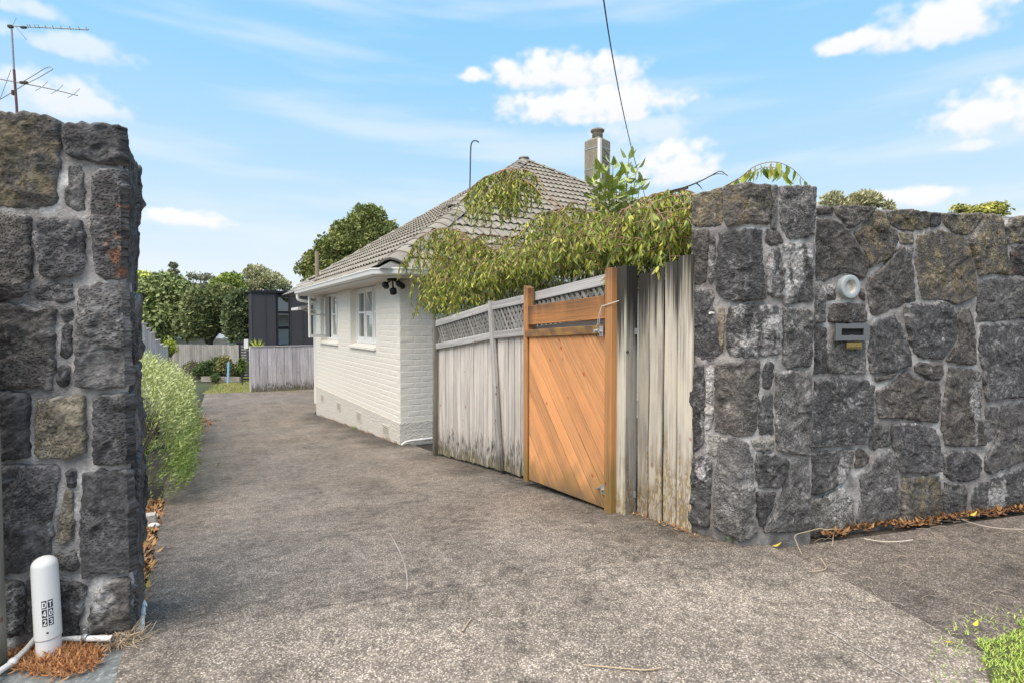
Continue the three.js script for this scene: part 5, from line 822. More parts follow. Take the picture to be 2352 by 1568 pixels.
// ------------------------------------------------------------------ beyond the drive: fences, the dark house, the garden
{ // paling fence across the end of the drive
  const a = groundAt(577, 900), b = groundAt(716, 893), dir = b.clone().sub(a).setY(0).normalize(), o = thing('paling_fence', 'lilac grey paling fence across the end of the driveway beside the house', 'fence'), L = 5.2, bw = 0.155, R = rng(3); let k = 0;
  for (let s = 0; s < L; s += bw, k++) { const p = a.clone().addScaledVector(dir, s + bw / 2), br = lerp(0.72, 1.02, R()); const y0 = groundY(p.x, p.z) + 0.02; mesh('paling', bar(V(p.x, y0, p.z + (k % 2) * 0.01), V(p.x, y0 + 1.80, p.z + (k % 2) * 0.01), dir, bw - 0.008, 0.02, { n: 3, off: [k * 0.31, 0], color: () => [br * 1.15, br * 1.07, br * 1.12] }), M.paling, o); }
  const cap = (y) => V(a.x, a.y + y, a.z); mesh('cap_rail', bar(a.clone().setY(a.y + 1.84), a.clone().addScaledVector(dir, L).setY(a.y + 1.86), V(-dir.z, 0, dir.x), 0.09, 0.035, { n: 4, color: () => [0.8, 0.76, 0.76] }), M.grey, o);
  const back = V(-0.50, 0, -0.866); for (let j = 0; j < 3; j++) { const p = a.clone().addScaledVector(back, 0.08 + j * 0.17).add(V(-0.02, 0, 0)); mesh('end_board', bar(p.clone().setY(a.y), p.clone().setY(a.y + 1.82), back, 0.16, 0.03, { n: 6, color: () => [1.05, 1.0, 0.98] }), M.grey, o); }
  mesh('white_board', bar(at(565, 800, 22.4), at(565, 779, 22.4), V(1, 0, 0), 0.17, 0.05, { color: () => [1.5, 1.47, 1.42] }), M.grey, o);
}
{ // boarded fence at the back of the garden
  const y0 = groundY(-17, -30.5), o = thing('back_fence', 'tall brown grey board fence behind the garden bed', 'fence'), a = at(372, 790, 31.5), b = at(561, 790, 30), dir = b.clone().sub(a).setY(0), L = dir.length(); dir.normalize(); const g = [], R = rng(9); let k = 0; for (let s = 0; s < L; s += 0.16, k++) { const p = a.clone().addScaledVector(dir, s), br = lerp(0.5, 0.85, R()); g.push(bar(p.clone().setY(y0 - 0.1), p.clone().setY(a.y + (R() - 0.5) * 0.03), dir, 0.15, 0.02, { n: 5, off: [k * 0.3, k * 0.6], color: greyTone([br * 0.93, br * 0.88, br * 0.82], k, 0.3) })); }
  mesh('boards', g, M.grey, o, 'stuff'); mesh('post', bar(b.clone().setY(y0).addScaledVector(dir, 0.05), b.clone().setY(b.y + 0.02).addScaledVector(dir, 0.05), dir, 0.12, 0.1, { color: () => [0.85, 0.8, 0.75] }), M.grey, o);
}
{ // black louvred panel between the two fences
  const a = at(551, 860, 27), b = at(574, 860, 27), top = at(560, 786, 27).y, y0 = groundY(a.x, a.z), o = thing('louvre_panel', 'black louvred panel between the back fence and the paling fence', 'panel'), dir = b.clone().sub(a).setY(0).normalize(), w = a.distanceTo(b);
  mesh('frame', [bar(a.clone().setY(y0), a.clone().setY(top), dir, 0.08, 0.06), bar(b.clone().setY(y0), b.clone().setY(top), dir, 0.08, 0.06), bar(at(541, 786, 27), at(574, 786, 27), UP, 0.10, 0.08)], M.darkTrim, o);
  for (let k = 0; k < 13; k++) { const y = lerp(y0 + 0.12, top - 0.14, k / 12); mesh('slat', bar(a.clone().setY(y), b.clone().setY(y), UP, 0.085, 0.03), M.darkClad, o); }
}
{ // neighbour's stepped fence on the left, pale boards
  const o = thing('stepped_fence', 'pale grey board fence stepping down the left side behind the clipped bush', 'fence'), R = rng(12); let k = 0;
  const P = [[301, 320, 742, 9.4], [319, 333.4, 745.7, 9.9], [334, 343, 757, 11.0], [343.5, 353.4, 767, 12.0], [354.5, 366, 784, 13.3], [366.5, 373.8, 793.5, 14.5], [374.2, 384.5, 798, 15.6]];
  for (const [u0, u1, v, d] of P) { const a = at(u0, v, d), b = at(u1, v, d + 0.75), dir = b.clone().sub(a).setY(0), L = dir.length(), n = Math.max(2, Math.round(L / 0.15)); dir.normalize(); for (let j = 0; j < n; j++, k++) { const p = a.clone().addScaledVector(dir, ((j + 0.5) / n) * L), y = groundY(p.x, p.z), br = lerp(0.92, 1.22, R()); mesh('board', bar(p.clone().setY(y), p.clone().setY(a.y), dir, L / n - 0.012, 0.02 + (j % 2) * 0.006, { n: 5, off: [k * 0.3, k * 0.5], color: greyTone([br, br * 0.97, br * 0.96], k + 400, 0.2) }), M.grey, o); } mesh('cap', bar(a.clone().addScaledVector(UP, 0.02), b.clone().setY(a.y + 0.02), V(-dir.z, 0, dir.x), 0.07, 0.03, { color: () => [1.0, 0.93, 0.85] }), M.grey, o); }
}
{ // the dark clad house
  const o = thing('clad_house', 'modern house clad in charcoal panels with a strip of three stacked windows', 'house'), K = at(577, 700, 36), top = at(577, 672, 36).y, y0 = -1.7, X = hv(0, 1), Z = hv(1, 0), Q = (x, z, y) => K.clone().addScaledVector(X, x).addScaledVector(Z, z).setY(y);
  const slab = (x0, x1, z0, z1, ya, yb) => { const g = new THREE.BoxGeometry(x1 - x0, yb - ya, z1 - z0); g.rotateY(houseTurn); const p = Q((x0 + x1) / 2, (z0 + z1) / 2, (ya + yb) / 2); g.translate(p.x, p.y, p.z); return g; };
  const k = 0.032, W0 = 1.585, W1 = 2.37;
  mesh('core', [slab(0.03, 11, 0.25, 9, y0, top - 0.05)], M.darkTrim, o);
  const seams = [0, 0.85, W0 - 0.05, W1 + 0.05, 3.25, 4.1, 5.0, 6.0, 7.0, 8.0, 9.0, 10]; for (let i = 0; i < seams.length - 1; i++) { if (i === 2) continue; mesh('cladding_panel', slab(seams[i] + 0.03, seams[i + 1] - 0.03, 0.0, 0.24, y0, top), M.darkClad, o); mesh('batten', slab(seams[i] - 0.025, seams[i] + 0.025, -0.035, 0.24, y0, top + 0.001), M.darkClad, o); }
  for (let i = 0; i < 14; i++) mesh('cladding_panel', slab(0.0, 0.029, 0.25 + i * 0.62, 0.25 + i * 0.62 + 0.56, y0, top), M.darkClad, o);
  mesh('roof_edge', [slab(-0.06, 11.1, -0.10, 9.1, top + 0.002, top + 0.16)], M.darkTrim, o);
  const ys = [[at(0, 682, 36.8).y, at(0, 717, 36.8).y], [at(0, 720, 36.8).y, at(0, 752, 36.8).y], [at(0, 756, 36.8).y, at(0, 793, 36.8).y]];
  const w = new THREE.Group(); w.name = 'window'; o.add(w); mesh('frame', [slab(W0 - 0.048, W0 + 0.06, -0.02, 0.22, y0, top), slab(W1 - 0.06, W1 + 0.048, -0.02, 0.22, y0, top), ...ys.map(([a]) => slab(W0 + 0.06, W1 - 0.06, -0.02, 0.22, a - 0.02, a + 0.07))], M.darkTrim, w);
  for (const [a, b] of ys) mesh('pane', slab(W0 + 0.06, W1 - 0.06, 0.06, 0.08, b + 0.06, a - 0.02), M.mirrorGlass, w);
}
{ // tiled house half hidden among the trees
  const p = at(500, 760, 70), o = thing('tiled_house', 'small pale house with a red tiled roof glimpsed between the trees', 'house', [p.x, groundY(p.x, p.z), p.z], 0.5);
  mesh('wall', box(4, 3.3, 4, 0, 1.65, 0), M.cream, o); const g = new THREE.ConeGeometry(3.5, 1.2, 4); g.rotateY(Math.PI / 4); g.translate(0, 3.95, 0); mesh('roof', g, std({ color: lin(0.40, 0.21, 0.16), roughness: 0.9 }), o); mesh('window', box(1.0, 1.0, 0.06, -1.0, 1.9, 2.02), M.darkTrim, o); mesh('eave', box(4.8, 0.2, 4.8, 0, 3.3, 0), M.white, o);
  const q = at(470, 781, 44); tag(mesh('white_car', [(() => { const g = box(4.2, 0.6, 1.7, q.x, q.y - 0.15, q.z); return g; })(), (() => { const g = new THREE.CylinderGeometry(0.9, 1.5, 0.55, 4, 1); g.rotateY(Math.PI / 4); g.scale(1.3, 1, 0.8); g.translate(q.x, q.y + 0.42, q.z); return g; })()], M.white), 'white vehicle just showing over the back fence under the trees', 'car');
}
{ // garden edging
  const a = at(463, 876, 27), b = at(551, 872, 26.5); tag(mesh('garden_edging', bar(V(a.x, groundY(a.x, a.z) + 0.13, a.z), V(b.x, groundY(b.x, b.z) + 0.13, b.z), UP, 0.26, 0.12, { n: 8, color: () => [0.75, 0.68, 0.6] }), M.mortar), 'low concrete edging along the front of the garden bed', 'edging');
  const p = at(522, 845, 26.2); tag(mesh('garden_stake', bar(V(p.x, groundY(p.x, p.z), p.z), V(p.x + 0.06, p.y + 0.30, p.z), V(1, 0, 0), 0.09, 0.05), std({ color: lin(0.25, 0.48, 0.75) })), 'light blue stake standing in the garden bed', 'stake');
}
// ------------------------------------------------------------------ plants
function leafGeo(len, wid, n = 4, fold = 0.25, droop = 0.25, ovate = 0.42) {         // base at the origin, pointing along +y, folded on its midrib
  const pos = [], idx = []; for (let i = 0; i <= n; i++) { const t = i / n, w = wid * 0.5 * Math.pow(Math.sin(Math.PI * Math.pow(t, ovate + 0.28)), 0.9) * (i === 0 ? 0.15 : 1), z = -droop * len * t * t; for (const k of [-1, 0, 1]) pos.push(k * w, t * len, z + Math.abs(k) * w * fold); }
  for (let i = 0; i < n; i++) for (let k = 0; k < 2; k++) { const a = i * 3 + k; idx.push(a, a + 1, a + 4, a, a + 4, a + 3); }
  const g = new THREE.BufferGeometry(); g.setAttribute('position', new THREE.Float32BufferAttribute(pos, 3)); g.setIndex(idx); g.computeVertexNormals(); return g;
}
const qDir = (dir, spin) => new THREE.Quaternion().setFromUnitVectors(V(0, 1, 0), dir.clone().normalize()).multiply(new THREE.Quaternion().setFromAxisAngle(V(0, 1, 0), spin));
const fenceDepth = (u) => { const k = (u - 1176) / 1240, s = (1.3 - 3.846 * k) / (0.495 + 0.8689 * k); return 3.846 + 0.8689 * s; };
{ // weeping cherry behind the fence
  const o = thing('weeping_tree', 'weeping tree with drooping olive and yellow leaves hanging over the timber fence', 'tree'), R = rng(77), foot = FP(2.6, 1.3, 0); foot.y = groundY(foot.x, foot.z);
  const q = (u, v, e) => at(u, v, fenceDepth(Math.max(1003, Math.min(1600, u))) + e);
  const crown = q(1390, 520, 1.5);
  mesh('trunk', tube([foot.clone().add(V(0, -0.1, 0)), lerpV(foot, crown, 0.5).add(V(0.1, 0, 0.05)), crown], [0.11, 0.07], 14, 10), M.bark, o);
  const limbs = [
    { p: [crown, q(1340, 485, 1.2), q(1287, 480, 1.0), q(1255, 492, 0.9), q(1218, 512, 0.8), q(1192, 554, 0.7)], r: [0.022, 0.008], n: 26, len: 0.9 },
    { p: [q(1300, 484, 1.1), q(1255, 442, 1.0), q(1229, 400, 1.0), q(1195, 388, 0.9), q(1150, 392, 0.8), q(1112, 412, 0.7), q(1082, 448, 0.6)], r: [0.009, 0.003], n: 80, len: 0.66, up: 1 },
    { p: [q(1290, 486, 1.1), q(1248, 452, 0.9), q(1222, 424, 0.9), q(1190, 410, 0.8), q(1150, 420, 0.7), q(1120, 450, 0.6)], r: [0.008, 0.003], n: 60, len: 0.6, up: 1 },
    { p: [crown, q(1430, 492, 1.2), q(1481, 459, 1.0), q(1527, 446, 0.9), q(1580, 432, 0.7)], r: [0.02, 0.008], n: 24, len: 0.8 },
    { p: [q(1192, 545, 0.7), q(1150, 572, 0.9), q(1095, 566, 0.9), q(1043, 526, 0.7), q(990, 530, 0.5), q(962, 556, 0.4), q(945, 588, 0.35)], r: [0.012, 0.003], n: 70, len: 0.5, up: 1 },
    { p: [q(1150, 580, 0.8), q(1095, 560, 0.8), q(1045, 548, 0.6), q(1010, 580, 0.4), q(996, 640, 0.3), q(990, 690, 0.25)], r: [0.010, 0.003], n: 80, len: 0.55 },
    { p: [q(1192, 560, 0.8), q(1130, 540, 0.9), q(1090, 548, 0.8), q(1060, 570, 0.7)], r: [0.012, 0.004], n: 22, len: 0.6 },
    { p: [q(1240, 500, 1.0), q(1262, 486, 0.8), q(1290, 500, 0.5), q(1320, 560, 0.35)], r: [0.012, 0.004], n: 20, len: 0.6 },
    { p: [q(1481, 460, 1.0), q(1500, 470, 0.6), q(1530, 520, 0.3), q(1540, 600, 0.22)], r: [0.013, 0.004], n: 20, len: 0.5 },
    { p: [q(1470, 470, 0.9), q(1440, 480, 0.6), q(1420, 520, 0.35), q(1412, 590, 0.2)], r: [0.013, 0.004], n: 18, len: 0.5 },
    { p: [q(1527, 446, 0.9), q(1565, 455, 0.6), q(1590, 500, 0.4), q(1600, 570, 0.3)], r: [0.012, 0.004], n: 20, len: 0.6 },
    { p: [q(1480, 462, 1.0), q(1505, 448, 0.9), q(1560, 440, 0.8), q(1600, 470, 0.7)], r: [0.012, 0.004], n: 20, len: 0.6 },
  ];
  const leaves = [], twigs = [];
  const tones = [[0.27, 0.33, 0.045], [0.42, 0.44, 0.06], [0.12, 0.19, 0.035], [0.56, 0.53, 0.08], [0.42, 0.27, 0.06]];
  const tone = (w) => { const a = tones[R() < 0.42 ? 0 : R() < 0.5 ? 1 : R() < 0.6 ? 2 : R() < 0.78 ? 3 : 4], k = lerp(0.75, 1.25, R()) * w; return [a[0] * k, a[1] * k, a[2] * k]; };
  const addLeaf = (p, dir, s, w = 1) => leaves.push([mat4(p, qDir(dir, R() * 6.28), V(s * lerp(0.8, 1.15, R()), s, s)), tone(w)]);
  function strand(p, lean, len, w = 1) {
    const n = Math.max(3, Math.round(len / 0.043)), pts = [p.clone()], step = len / n; let d = lean.clone(); const c = p.clone();
    for (let i = 0; i < n; i++) { d.add(V((R() - 0.5) * 0.10, -0.24, (R() - 0.5) * 0.10)).normalize(); c.addScaledVector(d, step); pts.push(c.clone()); for (let m = 0; m < 2; m++) { const side = V(R() - 0.5, 0, R() - 0.5).normalize(); addLeaf(c.clone(), V(side.x * 0.55, -0.75 - 0.4 * R(), side.z * 0.55), lerp(0.75, 1.2, R()), w); } }
    if (R() < 0.75) twigs.push(tube(pts.filter((_, i) => i % 2 === 0 || i === pts.length - 1), [0.005, 0.002], Math.min(10, n), 4));
  }
  for (const L of limbs) {
    mesh('branch', tube(L.p, L.r, 36, 7), L.r[0] > 0.018 ? M.bark : M.twig, o);
    const c = new THREE.CatmullRomCurve3(L.p, false, 'centripetal');
    for (let i = 0; i < L.n; i++) { const t = lerp(L.up ? 0.42 : 0.12, 1, (i + R()) / L.n), p = c.getPointAt(Math.min(1, t)), a = R() * 6.28; strand(p, V(Math.cos(a) * 0.75, L.up ? 0.05 : 0.35 * R(), Math.sin(a) * 0.75), L.len * lerp(0.35, 1, R())); }
  }
  // the curtain: strands starting along the crest and at several depths behind the fence
  const crest = [[985, 560], [1010, 548], [1050, 545], [1090, 566], [1150, 580], [1200, 560], [1260, 512], [1330, 490], [1400, 502], [1440, 490], [1490, 474], [1540, 460], [1600, 462]], low = [[985, 742], [1003, 742], [1060, 728], [1135, 700], [1210, 682], [1320, 655], [1440, 628], [1500, 622], [1600, 600]];
  for (let i = 0; i < 820; i++) {
    const u = lerp(990, 1605, R() ** 0.92), top = piece(crest, u) - 16 + 46 * R() * R() - 14 * n3(u * 0.018, 2, 2), bot = piece(low, u), e = lerp(0.16, 1.7, R() ** 1.25), v = lerp(top, bot - 25, R() ** 1.15), p = q(u, v, e); const room = at(u, bot + (e < 0.45 && u < 1120 ? 12 : -4), fenceDepth(Math.max(1003, u)) + e).y;
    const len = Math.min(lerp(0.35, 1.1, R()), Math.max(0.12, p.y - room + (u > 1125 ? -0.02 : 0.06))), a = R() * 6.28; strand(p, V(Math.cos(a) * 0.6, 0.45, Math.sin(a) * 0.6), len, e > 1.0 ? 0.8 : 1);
  }
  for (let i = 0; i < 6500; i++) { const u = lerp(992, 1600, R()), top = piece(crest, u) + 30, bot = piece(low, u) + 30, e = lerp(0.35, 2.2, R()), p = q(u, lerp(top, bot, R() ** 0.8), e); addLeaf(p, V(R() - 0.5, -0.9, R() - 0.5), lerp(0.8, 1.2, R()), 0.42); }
  for (let i = 0; i < 46; i++) { const u = lerp(982, 1105, R() ** 1.4), e = lerp(-0.16, -0.03, R()), v = lerp(600, 690, R()), p = q(Math.max(u, 990), v, e), room = at(u, lerp(700, 768, R()) - (u - 985) * 0.22, fenceDepth(1003) + e).y; strand(p, V((R() - 0.7) * 0.5, 0.3, (R() - 0.5) * 0.4), Math.max(0.15, p.y - room)); }
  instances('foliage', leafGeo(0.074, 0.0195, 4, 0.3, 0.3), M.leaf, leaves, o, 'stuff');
  mesh('twigs', twigs, M.twig, o, 'stuff');
  // bare dead limb reaching over the pillar, and the live shoot arching beyond it
  mesh('dead_branch', [tube([q(1500, 458, 0.9), q(1540, 440, 0.7), q(1575, 430, 0.5), q(1612, 415, 0.45), q(1640, 400, 0.45), q(1655, 393, 0.45), q(1672, 404, 0.45)], [0.013, 0.003], 40, 6), tube([q(1600, 421, 0.45), q(1608, 428, 0.45), q(1614, 436, 0.45)], [0.006, 0.002], 6, 5), tube([q(1632, 404, 0.45), q(1650, 399, 0.42), q(1664, 401, 0.42)], [0.004, 0.002], 6, 5)], M.darkBark, o);
  { const sh = [at(1560, 470, 5.0), at(1640, 440, 4.9), at(1700, 408, 4.8), at(1735, 382, 4.75), at(1775, 372, 4.7), at(1815, 384, 4.7), at(1848, 415, 4.7)], sh2 = [at(1640, 440, 4.9), at(1715, 405, 4.8), at(1750, 386, 4.75), at(1790, 388, 4.7), at(1812, 412, 4.7)], lv = []; const before = leaves.length;
    for (const s of [sh, sh2]) { const c = new THREE.CatmullRomCurve3(s, false, 'centripetal'); for (let i = 0; i < 17; i++) { const p = c.getPointAt(lerp(0.42, 1, i / 16)); addLeaf(p, V(R() - 0.5, -1.1, R() - 0.5), lerp(0.9, 1.25, R()), 1.15); } }
    mesh('shoot', [tube(sh, [0.006, 0.002], 40, 5), tube(sh2, [0.005, 0.002], 30, 5)], M.twig, o); const lg = leafGeo(0.098, 0.036, 4, 0.3, 0.3); leaves.slice(before).forEach(([m, c]) => { const l = mesh('leaf', lg, phys({ color: lin(...c), roughness: 0.55, transmission: 0.25, thickness: 0, side: THREE.DoubleSide }), o); l.applyMatrix4(m); });
  }
}
function lerpV(a, b, t) { return a.clone().lerp(b, t); }
{ // broad-leaved shrub standing up behind the weeping tree, each leaf of it to be made out
  const o = thing('leafy_shrub', 'upright shrub with broad fresh green leaves in front of the chimney', 'shrub'), R = rng(41), d = 8.0, lg = leafGeo(0.19, 0.105, 4, 0.28, 0.18, 0.30), mats = [0, 1, 2, 3, 4, 5].map((k) => phys({ color: lin(...mix3([0.27, 0.35, 0.075], [0.58, 0.64, 0.21], k / 5)), roughness: 0.5, transmission: 0.25, thickness: 0, side: THREE.DoubleSide }));
  const stems = [[1362, 420], [1378, 395], [1392, 388], [1408, 380], [1425, 384], [1445, 360], [1462, 392], [1470, 425], [1372, 440], [1415, 415], [1440, 400], [1398, 425]];
  let total = 0;
  stems.forEach(([u, v], k) => { const top = at(u, v, d + (R() - 0.5) * 0.7), base = at(lerp(1415, u, 0.55), 560, d + 0.2); base.y -= 0.6; const mid = lerpV(base, top, 0.5).add(V((R() - 0.5) * 0.1, 0.1, 0)), pts = [base, mid, top]; mesh('stem', tube(pts, [0.014, 0.004], 16, 6), M.darkBark, o); const c = new THREE.CatmullRomCurve3(pts);
    for (let i = 0; i < 25; i++) { const t = lerp(0.48, 1, i / 24), p = c.getPointAt(t), a = i * 2.4 + k, r = new THREE.Vector3(Math.cos(a), lerp(0.5, -0.15, R()) + (t > 0.95 ? 0.8 : 0), Math.sin(a)); const m = mesh('leaf', lg, mats[Math.floor(R() * 6)], o); m.position.copy(p).addScaledVector(r, 0.03); m.quaternion.copy(qDir(r, Math.atan2(r.x, r.z) + 0)); const n = new THREE.Quaternion().setFromAxisAngle(r.clone().normalize(), R() * 1.2 - 0.6); m.quaternion.premultiply(n); m.scale.setScalar(lerp(0.65, 1.1, R())); total++; } });
}
// a tuft of narrow leaves on a short shoot, for hedges
function spray(n, len, wid, spread, R, lg = leafGeo(len, wid, 2, 0.2, 0.1)) { const g = []; for (let i = 0; i < n; i++) { const t = i / n, a = i * 2.4, m = mat4(V(0, t * len * 3.2, 0), qDir(V(Math.cos(a) * spread, 0.9 - 0.2 * R(), Math.sin(a) * spread), R() * 6), lerp(0.75, 1.1, R())); const c = lg.clone(); c.applyMatrix4(m); g.push(c); } return mergeGeometries(g); }
{ // clipped grey-green bush along the left edge of the drive
  const o = thing('clipped_bush', 'silvery green narrow-leaved bush beside the driveway behind the left pillar', 'bush'), R = rng(19), L = [], S = [];
  // its footprint follows the drive's edge from near the pillar to some way in
  const axis = [[-3.95, -5.35], [-4.85, -6.75], [-6.0, -8.7], [-7.4, -11.2]]; const along = (t) => { const f = t * 3, i = Math.min(2, Math.floor(f)), k = f - i; return [lerp(axis[i][0], axis[i + 1][0], k), lerp(axis[i][1], axis[i + 1][1], k)]; };
  const half = (t) => lerp(0.60, 0.70, sstep(0, 0.25, t)) * (t > 0.85 ? lerp(1, 0.6, (t - 0.85) / 0.15) : 1), tall = (t) => lerp(1.18, 1.58, sstep(0.0, 0.3, t)) * (1 - 0.10 * sstep(0.7, 1, t));
  const nx = 0.873, nz = -0.488, sp = spray(9, 0.052, 0.016, 0.75, R);
  for (let i = 0; i < 5000; i++) {
    const t = R(), [ax, az] = along(t), h = tall(t), w = half(t), a = lerp(-0.35, Math.PI + 0.35, R()), r = Math.sqrt(lerp(0.42, 1, R())), lump = 1 + 0.13 * n3(t * 9, a * 2.2, 4);
    const cx = Math.cos(a) * w * r * lump, cy = h * 0.45 + Math.sin(a) * h * 0.55 * r * lump, y = Math.max(0.05, a < 0 || a > Math.PI || R() < 0.14 ? h * lerp(0.03, 0.45, R()) : cy), fl = y < h * 0.3 ? lerp(0.9, 1, y / (h * 0.3)) : 1;
    const endPull = (t < 0.05 || t > 0.95) ? (R() - 0.5) * 0.3 : 0; const x = ax + nx * cx * fl + endPull * 0.5, z = az + nz * cx * fl + endPull * 0.8, p = V(x, groundY(ax, az) + y, z);
    const topness = clamp01(y / h), out = V(nx * Math.cos(a) * 0.75 + (R() - 0.5) * 0.5, 0.65 + 0.9 * topness, nz * Math.cos(a) * 0.75 + (R() - 0.5) * 0.5), k = lerp(0.8, 1.2, R());
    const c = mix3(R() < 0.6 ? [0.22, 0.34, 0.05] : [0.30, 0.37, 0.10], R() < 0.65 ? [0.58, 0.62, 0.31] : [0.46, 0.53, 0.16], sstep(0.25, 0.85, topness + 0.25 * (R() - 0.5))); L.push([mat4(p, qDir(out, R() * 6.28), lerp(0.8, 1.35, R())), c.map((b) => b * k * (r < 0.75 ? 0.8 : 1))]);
  }
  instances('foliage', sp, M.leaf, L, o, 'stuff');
  for (let i = 0; i < 70; i++) { const t = R(), [ax, az] = along(t), y0 = groundY(ax, az), a = R() * 6.28, w = half(t) * 0.85, h = tall(t) * lerp(0.55, 0.95, R()); S.push(tube([V(ax, y0 - 0.02, az), V(ax + Math.cos(a) * w * 0.35, y0 + h * 0.5, az + Math.sin(a) * w * 0.35), V(ax + Math.cos(a) * w * 0.8, y0 + h, az + Math.sin(a) * w * 0.8)], [0.012, 0.003], 8, 5)); }
  mesh('stems', S, M.darkBark, o, 'stuff');
  // browned branch at its far foot
  const f = thing('dead_branch', 'dead branch with rust brown leaves poking out of the bush onto the driveway', 'branch'), D = [], b0 = groundAt(425, 1015), lg = leafGeo(0.05, 0.016, 2, 0.2, 0.3), tw = [];
  for (let j = 0; j < 9; j++) { const u = lerp(440, 492, R()), e = at(u, lerp(945, 992, R()), -b0.z - 0.2 + 0.9 * R()), c = new THREE.CatmullRomCurve3([b0.clone().add(V(0, 0.25, 0)), lerpV(b0, e, 0.5).add(V(0, 0.28, 0)), e]); tw.push(tube(c.points, [0.006, 0.002], 10, 4)); for (let i = 0; i < 42; i++) { const p = c.getPointAt(lerp(0.3, 1, R())); D.push([mat4(p.add(V((R() - 0.5) * 0.12, (R() - 0.5) * 0.10, (R() - 0.5) * 0.12)), qDir(V(R() - 0.5, R() - 0.7, R() - 0.5), R() * 6), lerp(0.8, 1.4, R())), mix3([0.36, 0.13, 0.045], [0.55, 0.27, 0.12], R())]); } }
  instances('leaves', lg, M.litter, D, f, 'stuff'); mesh('twigs', tw, M.twig, f);
}
